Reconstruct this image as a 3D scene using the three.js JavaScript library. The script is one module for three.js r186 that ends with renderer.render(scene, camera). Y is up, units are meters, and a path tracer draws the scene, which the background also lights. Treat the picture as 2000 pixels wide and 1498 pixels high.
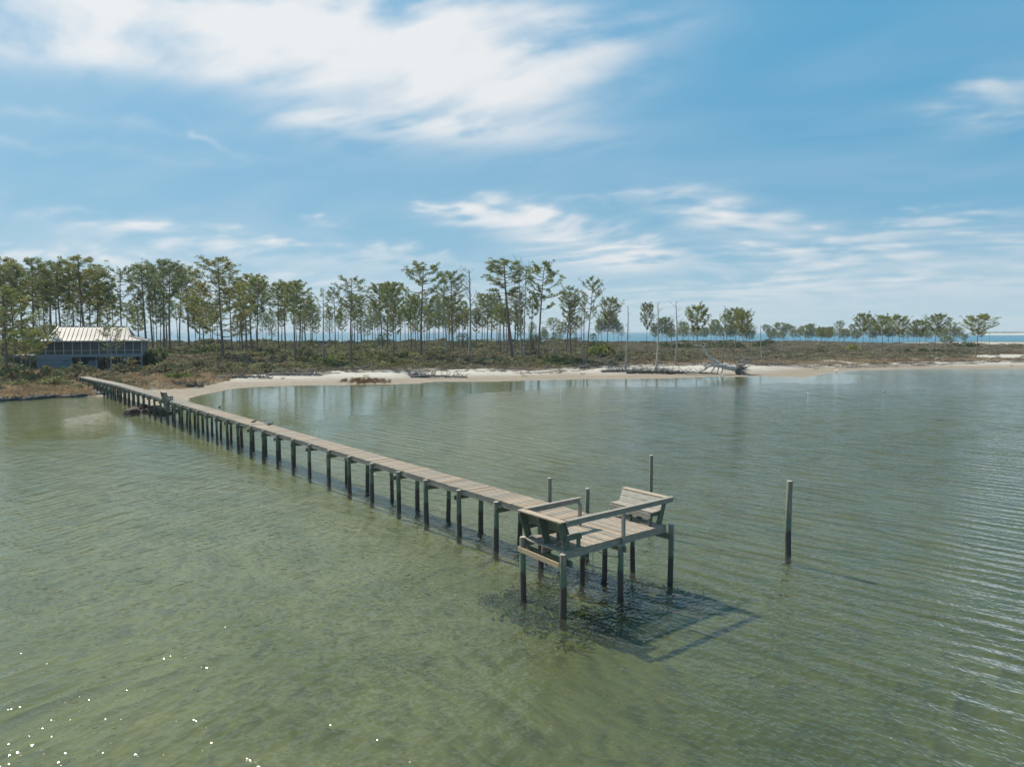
import * as THREE from 'three';
import { mergeGeometries } from 'three/addons/utils/BufferGeometryUtils.js';
import { ImprovedNoise } from 'three/addons/math/ImprovedNoise.js';

// ---------------------------------------------------------------- camera, sky, sun, exposure
const scene = new THREE.Scene();
const EYE = 8.2, FOCAL = 1388, PITCH = THREE.MathUtils.degToRad(4.16);   // a drone about eight metres above the bay
const camera = new THREE.PerspectiveCamera(2 * Math.atan(749 / FOCAL) * 180 / Math.PI, 2000 / 1498, 0.5, 60000);
camera.position.set(0, EYE, 0);
camera.rotation.set(-PITCH, 0, 0);
scene.add(camera);

const renderer = new THREE.WebGLRenderer({ antialias: true });
renderer.setSize(1024, 766);
renderer.toneMapping = THREE.LinearToneMapping;
const EXPOSURE = 1.3;
renderer.toneMappingExposure = EXPOSURE;
renderer.shadowMap.enabled = true;

const SUN_AZ = THREE.MathUtils.degToRad(-47), SUN_EL = THREE.MathUtils.degToRad(46);
const sunDir = new THREE.Vector3(Math.sin(SUN_AZ) * Math.cos(SUN_EL), Math.sin(SUN_EL), -Math.cos(SUN_AZ) * Math.cos(SUN_EL));
const sun = new THREE.DirectionalLight(new THREE.Color(1, 0.93, 0.82), 5);
sun.name = 'sun';
sun.position.copy(sunDir).multiplyScalar(300);
sun.castShadow = true;
sun.shadow.radius = 2;      // the thin cirrus softens it
sun.shadow.mapSize.set(4096, 4096);
Object.assign(sun.shadow.camera, { left: -260, right: 260, top: 260, bottom: -260, near: 1, far: 900 });
sun.target.position.set(0, 0, -120);
sun.position.add(sun.target.position);
scene.add(sun, sun.target);

// ---------------------------------------------------------------- small tools
const perlin = new ImprovedNoise();
const clamp = (x, a = 0, b = 1) => Math.min(b, Math.max(a, x));
const lerp = (a, b, t) => a + (b - a) * t;
const smooth = (a, b, x) => { const t = clamp((x - a) / (b - a)); return t * t * (3 - 2 * t); };
function rng(seed) { let s = seed | 0; return () => { s = (s + 0x6d2b79f5) | 0; let t = Math.imul(s ^ (s >>> 15), 1 | s); t = (t + Math.imul(t ^ (t >>> 7), 61 | t)) ^ t; return ((t ^ (t >>> 14)) >>> 0) / 4294967296; }; }
function fbm(x, y, z, n) { let s = 0, a = 0.5; for (let i = 0; i < n; i++) { s += a * perlin.noise(x, y, z); x *= 2.03; y *= 2.03; z *= 2.03; a *= 0.5; } return s; }
const V = (x, y, z) => new THREE.Vector3(x, y, z);

// a direction or a place in the world from a point of the 2000 x 1498 photograph
function sight(px, py) { return V((px - 1000) / FOCAL, -(py - 749) / FOCAL, -1).applyEuler(camera.rotation); }
function at(px, py, h = 0) { const r = sight(px, py), t = (h - EYE) / r.y; return V(r.x * t, h, r.z * t); }
function heightAt(px, py, p) { const r = sight(px, py); return EYE + r.y * (p.z / r.z); }

const taken = {};
function numbered(name) { const n = taken[name] = (taken[name] ?? -1) + 1; return n ? `${name}_${String(n).padStart(3, '0')}` : name; }
function tag(o, label, category, group) { o.userData.label = label; o.userData.category = category; if (group) o.userData.group = group; return o; }
function thing(name, label, category, group, x = 0, y = 0, z = 0, turn = 0) {
  const o = new THREE.Group(); o.name = numbered(name); o.position.set(x, y, z); o.rotation.y = turn; scene.add(o);
  return tag(o, label, category, group);
}
function part(name, geometry, material, parent) {
  const m = new THREE.Mesh(geometry, material); m.name = name; m.castShadow = m.receiveShadow = true; parent.add(m); return m;
}
function structure(name, geometry, material, label) {
  const m = part(name, geometry, material, scene); m.userData.kind = 'structure'; m.userData.label = label; return m;
}
const lin = (r, g, b) => new THREE.Color().setRGB(r, g, b);
const std = (r, g, b, rough = 0.9, more = {}) => new THREE.MeshStandardMaterial({ color: lin(r, g, b), roughness: rough, ...more });
function texture(w, h, fn, srgb = false) {
  const d = new Uint8Array(w * h * 4);
  for (let y = 0; y < h; y++) for (let x = 0; x < w; x++) { const c = fn(x, y), o = (y * w + x) * 4; d[o] = clamp(c[0]) * 255; d[o + 1] = clamp(c[1]) * 255; d[o + 2] = clamp(c[2]) * 255; d[o + 3] = 255; }
  const t = new THREE.DataTexture(d, w, h); t.wrapS = t.wrapT = THREE.RepeatWrapping; t.magFilter = THREE.LinearFilter; t.minFilter = THREE.LinearMipmapLinearFilter; t.generateMipmaps = true;
  if (srgb) t.colorSpace = THREE.SRGBColorSpace; t.needsUpdate = true; return t;
}
// noise that repeats after n cells
function tileNoise(u, v, n, seed) {
  const a = u * 2 * Math.PI, b = v * 2 * Math.PI, r = n / (2 * Math.PI);
  return perlin.noise(Math.cos(a) * r + seed, Math.sin(a) * r + Math.cos(b) * r * 0.73 + seed * 1.7, Math.sin(b) * r * 1.21 - seed);
}

// ---------------------------------------------------------------- sky: thin blue air with streaks of cirrus
{
  const W = 4096, H = 2048, data = new Float32Array(W * H * 4);
  // cirrus sheets: centre (as seen in the photograph), half lengths, turn, thickness
  const sheets = [
    [820, 120, 310, 150, 0.04, 1.6], [620, 60, 380, 100, 0.10, 0.7], [230, 40, 440, 90, 0.06, 0.85], [50, 105, 230, 46, 0.05, 0.8], [330, 140, 280, 30, 0.10, 0.3], [1070, 140, 170, 95, -0.30, 0.55], [1230, 50, 190, 60, -0.22, 0.3], [850, 248, 260, 24, 0.03, 0.6], [420, 0, 520, 30, 0, 0.5],
    [250, 245, 190, 20, 0.10, 0.26], [60, 225, 110, 12, 0.02, 0.34], [380, 262, 70, 9, 0.6, 0.36], [330, 302, 220, 12, 0.05, 0.22], [40, 298, 100, 10, 0.0, 0.24],
    [1090, 447, 190, 42, 0.17, 1.25], [1240, 492, 120, 22, -0.06, 0.8], [940, 430, 110, 18, 0.05, 0.55], [1200, 380, 220, 14, -0.06, 0.26], [1440, 420, 160, 48, 0.28, 0.72], [1590, 440, 140, 34, 0.12, 0.42], [1540, 505, 260, 30, 0.0, 0.55], [1870, 452, 250, 17, -0.14, 0.62], [1900, 500, 300, 34, -0.06, 0.55], [1750, 560, 420, 40, 0.0, 0.5],
    [1985, 185, 150, 44, -0.28, 0.6], [1950, 235, 110, 20, -0.12, 0.55],
    [110, 425, 300, 18, 0.14, 0.42], [420, 482, 400, 28, 0.10, 0.55], [120, 520, 460, 42, 0.02, 0.62], [800, 512, 400, 22, 0.04, 0.3], [640, 433, 46, 7, 0.1, 0.5], [500, 585, 800, 46, 0.0, 0.40], [1500, 595, 800, 44, 0.0, 0.30],
  ].map(([x, y, a, b, t, k]) => ({ x, y, a, b, c: Math.cos(t), s: Math.sin(t), k }));
  const cp = Math.cos(PITCH), sp = Math.sin(PITCH);
  for (let row = 0; row < H; row++) {
    const up = ((row + 0.5) / H - 0.5) * Math.PI, y = Math.sin(up), ch = Math.cos(up);
    for (let col = 0; col < W; col++) {
      const o = (row * W + col) * 4; data[o + 3] = 1;
      if (up < -0.003) { data[o] = 0.22; data[o + 1] = 0.29; data[o + 2] = 0.33; continue; }
      const round = ((col + 0.5) / W - 0.5) * 2 * Math.PI, x = Math.cos(round) * ch, z = Math.sin(round) * ch;
      const el = Math.max(up, 0), cosSun = x * sunDir.x + y * sunDir.y + z * sunDir.z;
      // clear air: deeper blue with height, whiter towards the horizon and round the sun
      const low = Math.exp(-el / 0.15), lower = Math.exp(-el / 0.055);
      let r = lerp(0.060, 0.36, low), g = lerp(0.328, 0.59, low), b = lerp(0.585, 0.71, low);
      r = lerp(r, 0.54, lower * 0.85); g = lerp(g, 0.66, lower * 0.85); b = lerp(b, 0.71, lower * 0.85);
      const glow = 0.62 * Math.pow(clamp(cosSun * 0.5 + 0.5), 8) + 0.5 * Math.pow(clamp(cosSun), 60);
      r += glow * 0.42; g += glow * 0.40; b += glow * 0.36;
      // cirrus on a high layer; fibres drawn out along the wind
      const q = 1 / (y + 0.13), cx = x * q, cz = z * q;
      const wx = fbm(cx * 0.7 + 3.1, cz * 0.7 - 1.7, 0.5, 2), wz = fbm(cx * 0.7 - 8.2, cz * 0.7 + 4.4, 2.5, 2);
      const ax = (cx * 0.86 + cz * 0.5) + wx * 0.5, az = (-cx * 0.5 + cz * 0.86) + wz * 0.5;
      const fibre = fbm(ax * 1.6, az * 6.2, 7.7, 7), puff = fbm(ax * 4.6 + 11, az * 6.0, 1.3, 6);
      let cover = 0;
      const yy = y * cp + z * -sp, zz = y * sp + z * cp;         // turned into the lens's axes
      let inFront = 0;
      if (zz < -0.2) {
        const px = 1000 + FOCAL * x / -zz, py = 749 - FOCAL * yy / -zz;
        inFront = smooth(2700, 2150, px) * smooth(-700, -150, px) * smooth(-500, -60, py);
        if (inFront > 0) {
          const jx = px + wx * 110 + fibre * 120 + puff * 50, jy = py + wz * 50 + puff * 50 + fibre * 30;
          for (const s of sheets) {
            const dx = jx - s.x, dy = jy - s.y, u = (dx * s.c + dy * s.s) / s.a, v = (-dx * s.s + dy * s.c) / s.b, d = u * u + v * v;
            if (d < 6) cover += s.k * Math.exp(-d * 1.15);
          }
        }
      }
      const wild = 0.75 * smooth(-0.12, 0.34, fbm(cx * 0.55 + 20, cz * 0.55, 5.1, 3));
      cover = lerp(wild, cover, inFront);
      const body = cover + (1.45 * fibre + 1.75 * puff) * smooth(0, 0.8, cover);
      const veil = 0.015 + 0.15 * smooth(-0.15, 0.40, fbm(ax * 0.8, az * 2.2, 3.3, 4)) * (0.35 + 0.65 * Math.exp(-el / 0.22)), t = clamp(body / 1.95), a = clamp(veil * (1 - t) + 0.84 * (0.62 * t + 0.38 * t * t * (3 - 2 * t)) + 0.10 * clamp(cover));
      const shine = 0.80 + 0.10 * clamp(cosSun);
      r = lerp(r, shine * 0.985, a); g = lerp(g, shine * 1.0, a); b = lerp(b, shine * 1.01, a);
      data[o] = r / EXPOSURE; data[o + 1] = g / EXPOSURE; data[o + 2] = b / EXPOSURE;
    }
  }
  const t = new THREE.DataTexture(data, W, H, THREE.RGBAFormat, THREE.FloatType);
  t.mapping = THREE.EquirectangularReflectionMapping; t.magFilter = THREE.LinearFilter; t.needsUpdate = true;
  scene.background = t; scene.environment = t;
}

// ---------------------------------------------------------------- the lie of the land
const shorePx = [[-500, 800], [-200, 792], [0, 781], [90, 778], [150, 776], [222, 773], [262, 786], [300, 795], [350, 793], [372, 780], [398, 770], [441, 762], [487, 756.5], [568, 753.5], [660, 752.5], [760, 751], [812, 750], [855, 746], [950, 746], [1050, 743], [1160, 740.5], [1290, 740], [1400, 736], [1480, 735.5], [1577, 737], [1612, 731], [1675, 723.5], [1837, 720], [2000, 721], [2300, 719]];
const shore = shorePx.map(([x, y]) => { const p = at(x, y, 0); return [p.x, p.z]; });
const gulf = [[330, -165], [420, -300], [470, -500], [330, -540], [240, -500], [130, -455], [20, -385], [-150, -352], [-330, -345]];
const landRing = [[-330, shore[0][1]], ...shore, ...gulf];
function ringDistance(x, z, ring, closed) {
  let d = 1e9, inside = false;
  for (let i = 0, n = ring.length, j = n - 1; i < n; j = i++) {
    const [ax, az] = ring[j], [bx, bz] = ring[i];
    if ((az > z) !== (bz > z) && x < (bx - ax) * (z - az) / (bz - az) + ax) inside = !inside;
    if (!closed && j > i) continue;
    const ex = bx - ax, ez = bz - az, t = clamp(((x - ax) * ex + (z - az) * ez) / (ex * ex + ez * ez)), dx = x - ax - ex * t, dz = z - az - ez * t, q = dx * dx + dz * dz;
    if (q < d) d = q;
  }
  return [Math.sqrt(d), inside];
}
function pathDistance(x, z, path) {
  let d = 1e9;
  for (let i = 1; i < path.length; i++) {
    const [ax, az] = path[i - 1], [bx, bz] = path[i], ex = bx - ax, ez = bz - az, t = clamp(((x - ax) * ex + (z - az) * ez) / (ex * ex + ez * ez)), dx = x - ax - ex * t, dz = z - az - ez * t, q = dx * dx + dz * dz;
    if (q < d) d = q;
  }
  return Math.sqrt(d);
}
const ell = (x, z, cx, cz, rx, rz) => Math.hypot((x - cx) / rx, (z - cz) / rz);
const vegLine = [[-330, -92], ...[[60, 780], [150, 775], [205, 771], [300, 762], [395, 755], [405, 742], [450, 733], [560, 728], [700, 723], [860, 720.5], [950, 720], [1050, 722], [1150, 716], [1290, 711], [1400, 709], [1480, 711], [1640, 710], [1830, 706], [1950, 704], [2300, 703]].map(([x, y]) => { const p = at(x, y, y > 750 ? 0.1 : 0.7); return [p.x, p.z]; })];
function vegZ(x) { for (let i = 1; i < vegLine.length; i++) if (x <= vegLine[i][0]) { const [ax, az] = vegLine[i - 1], [bx, bz] = vegLine[i]; return lerp(az, bz, clamp((x - ax) / (bx - ax))); } return vegLine.at(-1)[1]; }
const shorePath = shore, gulfPath = gulf;
function landInfo(x, z) {
  const inside = ringDistance(x, z, landRing, true)[1], ds = pathDistance(x, z, shorePath), dg = pathDistance(x, z, gulfPath);
  let h;
  const bump = perlin.noise(x * 0.05, 3.3, z * 0.05), fine = perlin.noise(x * 0.31, 9.1, z * 0.31);
  if (!inside) { const d = Math.min(ds, dg); h = -Math.min(0.36, 0.02 + 0.04 * d) + (d > 3 ? fine * 0.03 + bump * 0.06 : 0); }
  else {
    const d = Math.min(ds, dg);
    h = 0.02 + 0.62 * smooth(0, 26, d) + 0.30 * smooth(0.4, 3.5, d) * smooth(26, 10, d) * smooth(-48, -52, x) + 0.55 * smooth(22, 70, ds) * smooth(4, 30, dg) + (bump * 0.22 + fine * 0.06) * smooth(4, 25, d);
    h += 1.15 * Math.exp(-(((dg - 34) / 17) ** 2)) * (1 + 0.5 * perlin.noise(x * 0.03, 7.7, z * 0.03)) * (1 - 0.75 * smooth(150, 215, x));
    const lg = ell(x, z, 268, -357, 48, 15); h = lerp(-0.5, h, smooth(0.75, 1.25, lg));
    h = lerp(h, 0.45 + 0.1 * bump, smooth(1.3, 0.8, ell(x, z, 330, -440, 110, 60)));
  }
  let sandy = 0;
  if (inside) {
    const dv = vegZ(x) - z + 2.2 * perlin.noise(x * 0.16, 1.1, z * 0.16) + 3.0 * bump;     // metres behind the edge of the scrub
    sandy = smooth(1.6, -0.6, dv);
    sandy = Math.max(sandy, smooth(1.15, 0.85, ell(x, z, 160, -206, 27, 17) + 0.3 * fine), smooth(1.15, 0.85, ell(x, z, 330, -440, 105, 62) + 0.2 * fine), smooth(1.5, 1.2, ell(x, z, 268, -357, 48, 15)) * smooth(200, 240, x));
    sandy = Math.max(sandy, 0.85 * smooth(0.26, 0.46, perlin.noise(x * 0.09, 21, z * 0.09) + 0.25 * fine) * smooth(34, 4, dv) * smooth(-40, -34, x));
    sandy = Math.max(sandy, smooth(12, 6, dg));
  } else sandy = 1;
  return { h, inside, ds, dg, sandy };
}
const groundHeight = (x, z) => landInfo(x, z).h;
function stand(px, py) { let p = at(px, py, 1); for (let i = 0; i < 7; i++) p = at(px, py, groundHeight(p.x, p.z)); return p; }

// sand, litter and seabed share one sheet
const grit = texture(512, 512, (x, y) => { const u = x / 512, v = y / 512, n = 0.5 + 0.5 * tileNoise(u, v, 60, 3) + 0.28 * tileNoise(u, v, 170, 9) + 0.3 * tileNoise(u, v, 9, 4); const k = clamp(0.72 + 0.26 * n); return [k, k * 0.995, k * 0.985]; }, true);
const bedMap = texture(1024, 1024, (x, y) => {
  const u = x / 1024, v = y / 1024, big = tileNoise(u, v, 9, 2) + 0.5 * tileNoise(u, v, 23, 6), mid = tileNoise(u, v, 60, 8) + 0.6 * tileNoise(u, v, 130, 1), net = 1 - Math.abs(tileNoise(u + 0.02 * big, v + 0.02 * mid, 42, 5)) * 2.6;
  const weed = 0.25 + 0.5 * smooth(-0.25, 0.55, big * 0.9 + mid * 0.55), k = 0.84 + 0.12 * mid + 0.12 * net;
  return [lerp(0.92, 0.68, weed) * k, lerp(0.90, 0.70, weed) * k, lerp(0.82, 0.50, weed) * k];
}, true);
bedMap.repeat.set(1 / 21, 1 / 21); grit.repeat.set(1 / 7, 1 / 7);
{
  const X0 = -300, X1 = 470, Z0 = 30, Z1 = -580, S = 1.6, nx = Math.round((X1 - X0) / S), nz = Math.round((Z0 - Z1) / S);
  const pos = new Float32Array((nx + 1) * (nz + 1) * 3), col = new Float32Array(pos.length), uv = new Float32Array((nx + 1) * (nz + 1) * 2), hs = new Float32Array((nx + 1) * (nz + 1));
  for (let j = 0, i = 0; j <= nz; j++) for (let k = 0; k <= nx; k++, i++) {
    const x = X0 + k * S, z = Z0 - j * S, q = landInfo(x, z); hs[i] = q.h;
    pos.set([x, q.h, z], i * 3); uv.set([x, -z], i * 2);
    let c;
    if (!q.inside) {
      // pale sand flats to the left of the pier, eelgrass to the right and along the pier
      const p = perlin.noise(x * 0.06, 5.5, z * 0.06) + 0.5 * perlin.noise(x * 0.17, 2.5, z * 0.17);
      const side = smooth(-9, 9, x + 0.25 * (z + 22) + 5 * p), weed = clamp(0.14 + 0.72 * side + 0.12 * p);
      c = [lerp(0.50, 0.18, weed), lerp(0.45, 0.19, weed), lerp(0.36, 0.08, weed)];
      const near = smooth(14, 1, Math.min(q.ds, q.dg)); c = [lerp(c[0], 0.50, near), lerp(c[1], 0.44, near), lerp(c[2], 0.34, near)];
    } else {
      const n = perlin.noise(x * 0.2, 8.5, z * 0.2), m = perlin.noise(x * 0.07, 1.5, z * 0.07);
      const dryness = smooth(0.10, 0.52, q.h + 0.08 * n);
      const sand = [lerp(0.33, 0.60, dryness), lerp(0.27, 0.55, dryness), lerp(0.195, 0.475, dryness)];
      const litter = [0.15 + 0.06 * n + 0.03 * m, 0.115 + 0.045 * n + 0.035 * m, 0.07 + 0.03 * n];
      c = [0, 1, 2].map((a) => lerp(litter[a], sand[a] * (1 + 0.06 * n), q.sandy));
    }
    col.set(c, i * 3);
  }
  const wet = [], dry = [];
  for (let j = 0; j < nz; j++) for (let k = 0; k < nx; k++) {
    const a = j * (nx + 1) + k, b = a + 1, c = a + nx + 1, d = c + 1;
    for (const t of [[a, b, c], [b, d, c]]) (Math.max(hs[t[0]], hs[t[1]], hs[t[2]]) < 0.0 ? wet : dry).push(...t);
  }
  const g = new THREE.BufferGeometry();
  g.setAttribute('position', new THREE.BufferAttribute(pos, 3)); g.setAttribute('color', new THREE.BufferAttribute(col, 3)); g.setAttribute('uv', new THREE.BufferAttribute(uv, 2));
    const idx = new Uint32Array(wet.length + dry.length); idx.set(wet); idx.set(dry, wet.length); g.setIndex(new THREE.BufferAttribute(idx, 1));
  g.addGroup(0, wet.length, 0); g.addGroup(wet.length, dry.length, 1);
  g.computeVertexNormals();
  structure('ground', g, [new THREE.MeshStandardMaterial({ vertexColors: true, map: bedMap, roughness: 1 }), new THREE.MeshStandardMaterial({ vertexColors: true, map: grit, roughness: 0.95, bumpMap: grit, bumpScale: 0.06 })], 'sandy barrier island running down into the shallow bay floor');
}

// ---------------------------------------------------------------- water
// a repeating field of small waves: integer wave numbers, so that the tile joins
function waveField(n, tile, list) {
  const h = new Float32Array(n * n), tau = 2 * Math.PI;
  for (const { kx, ky, a, p, sharp } of list) {
    const sx = new Float32Array(n), cx = new Float32Array(n), sy = new Float32Array(n), cy = new Float32Array(n);
    for (let i = 0; i < n; i++) { sx[i] = Math.sin(tau * kx * i / n + p); cx[i] = Math.cos(tau * kx * i / n + p); sy[i] = Math.sin(tau * ky * i / n); cy[i] = Math.cos(tau * ky * i / n); }
    for (let y = 0, o = 0; y < n; y++) for (let x = 0; x < n; x++, o++) { const s = sx[x] * cy[y] + cx[x] * sy[y]; h[o] += a * (sharp ? s + 0.28 * s * s : s); }
  }
  return h;
}
function spectrum(seed, tile, count, shortest, longest, heading, spread, slope, sharp) {
  const R = rng(seed), list = [];
  for (let i = 0; i < count; i++) {
    const wl = shortest * Math.pow(longest / shortest, R()), dir = heading + spread * (R() + R() + R() - 1.5) / 0.75;
    const kx = Math.round(Math.cos(dir) * tile / wl), ky = Math.round(Math.sin(dir) * tile / wl), k = Math.hypot(kx, ky);
    if (k < 1) continue;
    list.push({ kx, ky, a: slope * tile / (2 * Math.PI * k) * Math.sqrt(2 / count), p: R() * 6.283, sharp });
  }
  return list;
}
const LONG = 46, SHORT = 13;
const breezy = waveField(1024, LONG, [...spectrum(11, LONG, 44, 0.5, 1.6, 0.80, 0.27, 0.105, true), ...spectrum(17, LONG, 10, 2.5, 7, 0.9, 0.5, 0.014, false)]);
const sheltered = waveField(1024, LONG, [...spectrum(12, LONG, 34, 0.45, 1.6, 2.75, 0.34, 0.058, true), ...spectrum(18, LONG, 16, 0.6, 2.2, 1.1, 0.4, 0.030, true), ...spectrum(19, LONG, 8, 2.5, 7, 0.9, 0.5, 0.012, false)]);
const shortField = waveField(1024, SHORT, [...spectrum(13, SHORT, 40, 0.085, 0.42, 0.85, 0.6, 0.085, true), ...spectrum(14, SHORT, 30, 0.08, 0.36, 2.6, 0.7, 0.065, true)]);
function normalTexture(h, n, tile) {
  const e = tile / n, d = new Uint8Array(n * n * 4);
  for (let y = 0; y < n; y++) for (let x = 0; x < n; x++) {
    const dx = (h[y * n + (x + 1) % n] - h[y * n + (x + n - 1) % n]) / (2 * e), dy = (h[((y + 1) % n) * n + x] - h[((y + n - 1) % n) * n + x]) / (2 * e), l = 1 / Math.hypot(dx, dy, 1), o = (y * n + x) * 4;
    d[o] = (0.5 - dx * l * 0.5) * 255; d[o + 1] = (0.5 - dy * l * 0.5) * 255; d[o + 2] = (0.5 + l * 0.5) * 255; d[o + 3] = 255;
  }
  const t = new THREE.DataTexture(d, n, n); t.wrapS = t.wrapT = THREE.RepeatWrapping; t.magFilter = THREE.LinearFilter; t.repeat.set(1 / tile, 1 / tile); t.needsUpdate = true; return t;
}
function heightTexture(h, n, tile) {
  let lo = 1e9, hi = -1e9; for (const v of h) { lo = Math.min(lo, v); hi = Math.max(hi, v); }
  const d = new Float32Array(n * n * 4); for (let i = 0; i < n * n; i++) { d[i * 4] = d[i * 4 + 1] = d[i * 4 + 2] = (h[i] - lo) / (hi - lo); d[i * 4 + 3] = 1; }
  const t = new THREE.DataTexture(d, n, n, THREE.RGBAFormat, THREE.FloatType); t.wrapS = t.wrapT = THREE.RepeatWrapping; t.magFilter = THREE.LinearFilter; t.repeat.set(1 / tile, 1 / tile); t.needsUpdate = true;
  return [t, hi - lo];
}
const BLENDS = 4, blended = []; for (let i = 0; i < BLENDS; i++) { const t = i / (BLENDS - 1), h = new Float32Array(breezy.length); for (let k = 0; k < h.length; k++) h[k] = lerp(sheltered[k], breezy[k], t); blended.push(normalTexture(h, 1024, LONG)); }
const [shortHeight, shortSpan] = heightTexture(shortField, 1024, SHORT);
{
  const LEVELS = 7, mats = [];
  for (let b = 0; b < BLENDS; b++) for (let i = 0; i < LEVELS; i++) {
    const k = lerp(0.12, 1.7, i / (LEVELS - 1));
    mats.push(new THREE.MeshPhysicalMaterial({ color: lin(0.60, 0.655, 0.51), roughness: 0.06, ior: 1.333, transmission: 0.965, thickness: 0, normalMap: blended[b], normalScale: new THREE.Vector2(k, k), bumpMap: shortHeight, bumpScale: shortSpan * k }));
  }
  const X0 = -300, X1 = 420, Z0 = 30, Z1 = -200, S = 2.0, nx = Math.round((X1 - X0) / S), nz = Math.round((Z0 - Z1) / S), pos = [], uv = [], nor = [], lists = mats.map(() => []);
  for (let j = 0; j <= nz; j++) for (let k = 0; k <= nx; k++) { const x = X0 + k * S, z = Z0 - j * S; pos.push(x, 0, z); uv.push(x, -z); nor.push(0, 1, 0); }
  for (let j = 0; j < nz; j++) for (let k = 0; k < nx; k++) {
    const x = X0 + (k + 0.5) * S, z = Z0 - (j + 0.5) * S, d = pathDistance(x, z, shorePath), gust = perlin.noise(x * 0.045, 4.4, z * 0.06), jag = perlin.noise(x * 0.5, 8.4, z * 0.5);
    // sheltered near the beach and to the left of the pier, breezier out to the right
    const w = 0.92 - 0.72 * smooth(46, 6, d) * smooth(95, 30, x) * smooth(-44, -36, x) - 0.35 * smooth(30, 4, d) * smooth(-46, -38, x) + 0.26 * gust + 0.05 * jag - 0.27 * smooth(8, -16, x);
    const side = (x - 1.45) * 0.779 - (z + 19.95) * 0.627 - 2.5;      // metres to the right of the pier
    const open = smooth(12, 80, d);      // the fetch: stronger far from the beach
    const l = Math.round(clamp(w * lerp(0.42, 1, open)) * (LEVELS - 1)), m = Math.round(smooth(-7, 9, side + 3 * jag + 4 * gust) * (BLENDS - 1)), a = j * (nx + 1) + k;
    lists[m * LEVELS + l].push(a, a + 1, a + nx + 1, a + 1, a + nx + 2, a + nx + 1);
  }
  const g = new THREE.BufferGeometry();
  g.setAttribute('position', new THREE.Float32BufferAttribute(pos, 3)); g.setAttribute('normal', new THREE.Float32BufferAttribute(nor, 3)); g.setAttribute('uv', new THREE.Float32BufferAttribute(uv, 2));
  const all = []; lists.forEach((l, i) => { if (l.length) g.addGroup(all.length, l.length, i); for (const v of l) all.push(v); });
  g.setIndex(all);
  structure('bay_water', g, mats, 'clear green shallow water of the bay with wind ripples');
}
{
  const g = new THREE.BufferGeometry(), x = 15000, zs = [-200, -500, -1200, -4000, -15000], pos = [], uv = [], nor = [], idx = [];
  for (const z of zs) for (let k = 0; k <= 60; k++) { const xx = lerp(-x, x, k / 60); pos.push(xx, 0, z); uv.push(xx, -z); nor.push(0, 1, 0); }
  for (let j = 0; j + 1 < zs.length; j++) for (let k = 0; k < 60; k++) { const a = j * 61 + k; idx.push(a, a + 1, a + 61, a + 1, a + 62, a + 61); }
  g.setAttribute('position', new THREE.Float32BufferAttribute(pos, 3)); g.setAttribute('normal', new THREE.Float32BufferAttribute(nor, 3)); g.setAttribute('uv', new THREE.Float32BufferAttribute(uv, 2)); g.setIndex(idx);
  const n2 = blended[BLENDS - 1].clone(); n2.repeat.set(1 / 140, 1 / 140); n2.needsUpdate = true;
  structure('sea', g, new THREE.MeshPhysicalMaterial({ color: lin(0.045, 0.155, 0.215), roughness: 0.3, ior: 1.333, normalMap: n2, normalScale: new THREE.Vector2(2.0, 2.0) }), 'blue open sea behind the island out to the horizon');
}

// ---------------------------------------------------------------- far shore beyond the inlet
{
  const g = new THREE.BufferGeometry(), pos = [], col = [], idx = [], R = rng(5), n = 420, rows = 7;
  for (let j = 0; j < rows; j++) for (let k = 0; k <= n; k++) {
    const t = k / n, x = lerp(1215, 3300, t), z = -1880 - 130 * (j / (rows - 1)) + 40 * perlin.noise(t * 7, 1, 2), rise = smooth(0, 0.05, t);
    const y = j === 0 ? -0.6 : j === 1 ? 1.0 : rise * (5.8 + 2.4 * perlin.noise(x * 0.02, j, 1) + 2.2 * R() + 1.5 * perlin.noise(x * 0.004, 3, 1)) * (j === rows - 1 ? 0.6 : 1);
    pos.push(x, y, z + R() * 6);
    const c = j < 2 ? [0.62, 0.58, 0.5] : [0.055 + 0.02 * R(), 0.075 + 0.02 * R(), 0.05]; col.push(...c);
  }
  for (let j = 0; j + 1 < rows; j++) for (let k = 0; k < n; k++) { const a = j * (n + 1) + k; idx.push(a, a + 1, a + n + 1, a + 1, a + n + 2, a + n + 1); }
  g.setAttribute('position', new THREE.Float32BufferAttribute(pos, 3)); g.setAttribute('color', new THREE.Float32BufferAttribute(col, 3)); g.setIndex(idx); g.computeVertexNormals();
  structure('hills', g, new THREE.MeshStandardMaterial({ vertexColors: true, roughness: 1 }), 'low wooded shore with a thin beach on the horizon');
}

// ---------------------------------------------------------------- wood
const grainMap = (seed, base, dark) => texture(128, 512, (x, y) => {
  const u = x / 128, v = y / 512, g = 0.5 + 0.5 * perlin.noise(u * 26 + seed, v * 5, seed) * 0.9 + 0.45 * perlin.noise(u * 70, v * 9 + seed, 3), s = perlin.noise(u * 3 + seed, v * 7, seed * 2), k = clamp(0.25 + 0.75 * g + 0.25 * s);
  return [0, 1, 2].map((c) => lerp(dark[c], base[c], k));
}, true);
const grains = [grainMap(3, [0.78, 0.73, 0.66], [0.50, 0.45, 0.40]), grainMap(17, [0.72, 0.70, 0.66], [0.44, 0.41, 0.38])];
const plankTones = [[0.86, 0.80, 0.72], [0.74, 0.69, 0.62], [0.95, 0.86, 0.75], [0.80, 0.77, 0.73], [0.66, 0.60, 0.53], [0.90, 0.84, 0.78]];
const plankMats = plankTones.map((c, i) => new THREE.MeshStandardMaterial({ color: lin(...c), map: grains[i % 2], bumpMap: grains[i % 2], bumpScale: 0.006, roughness: 0.92 }));
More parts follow.
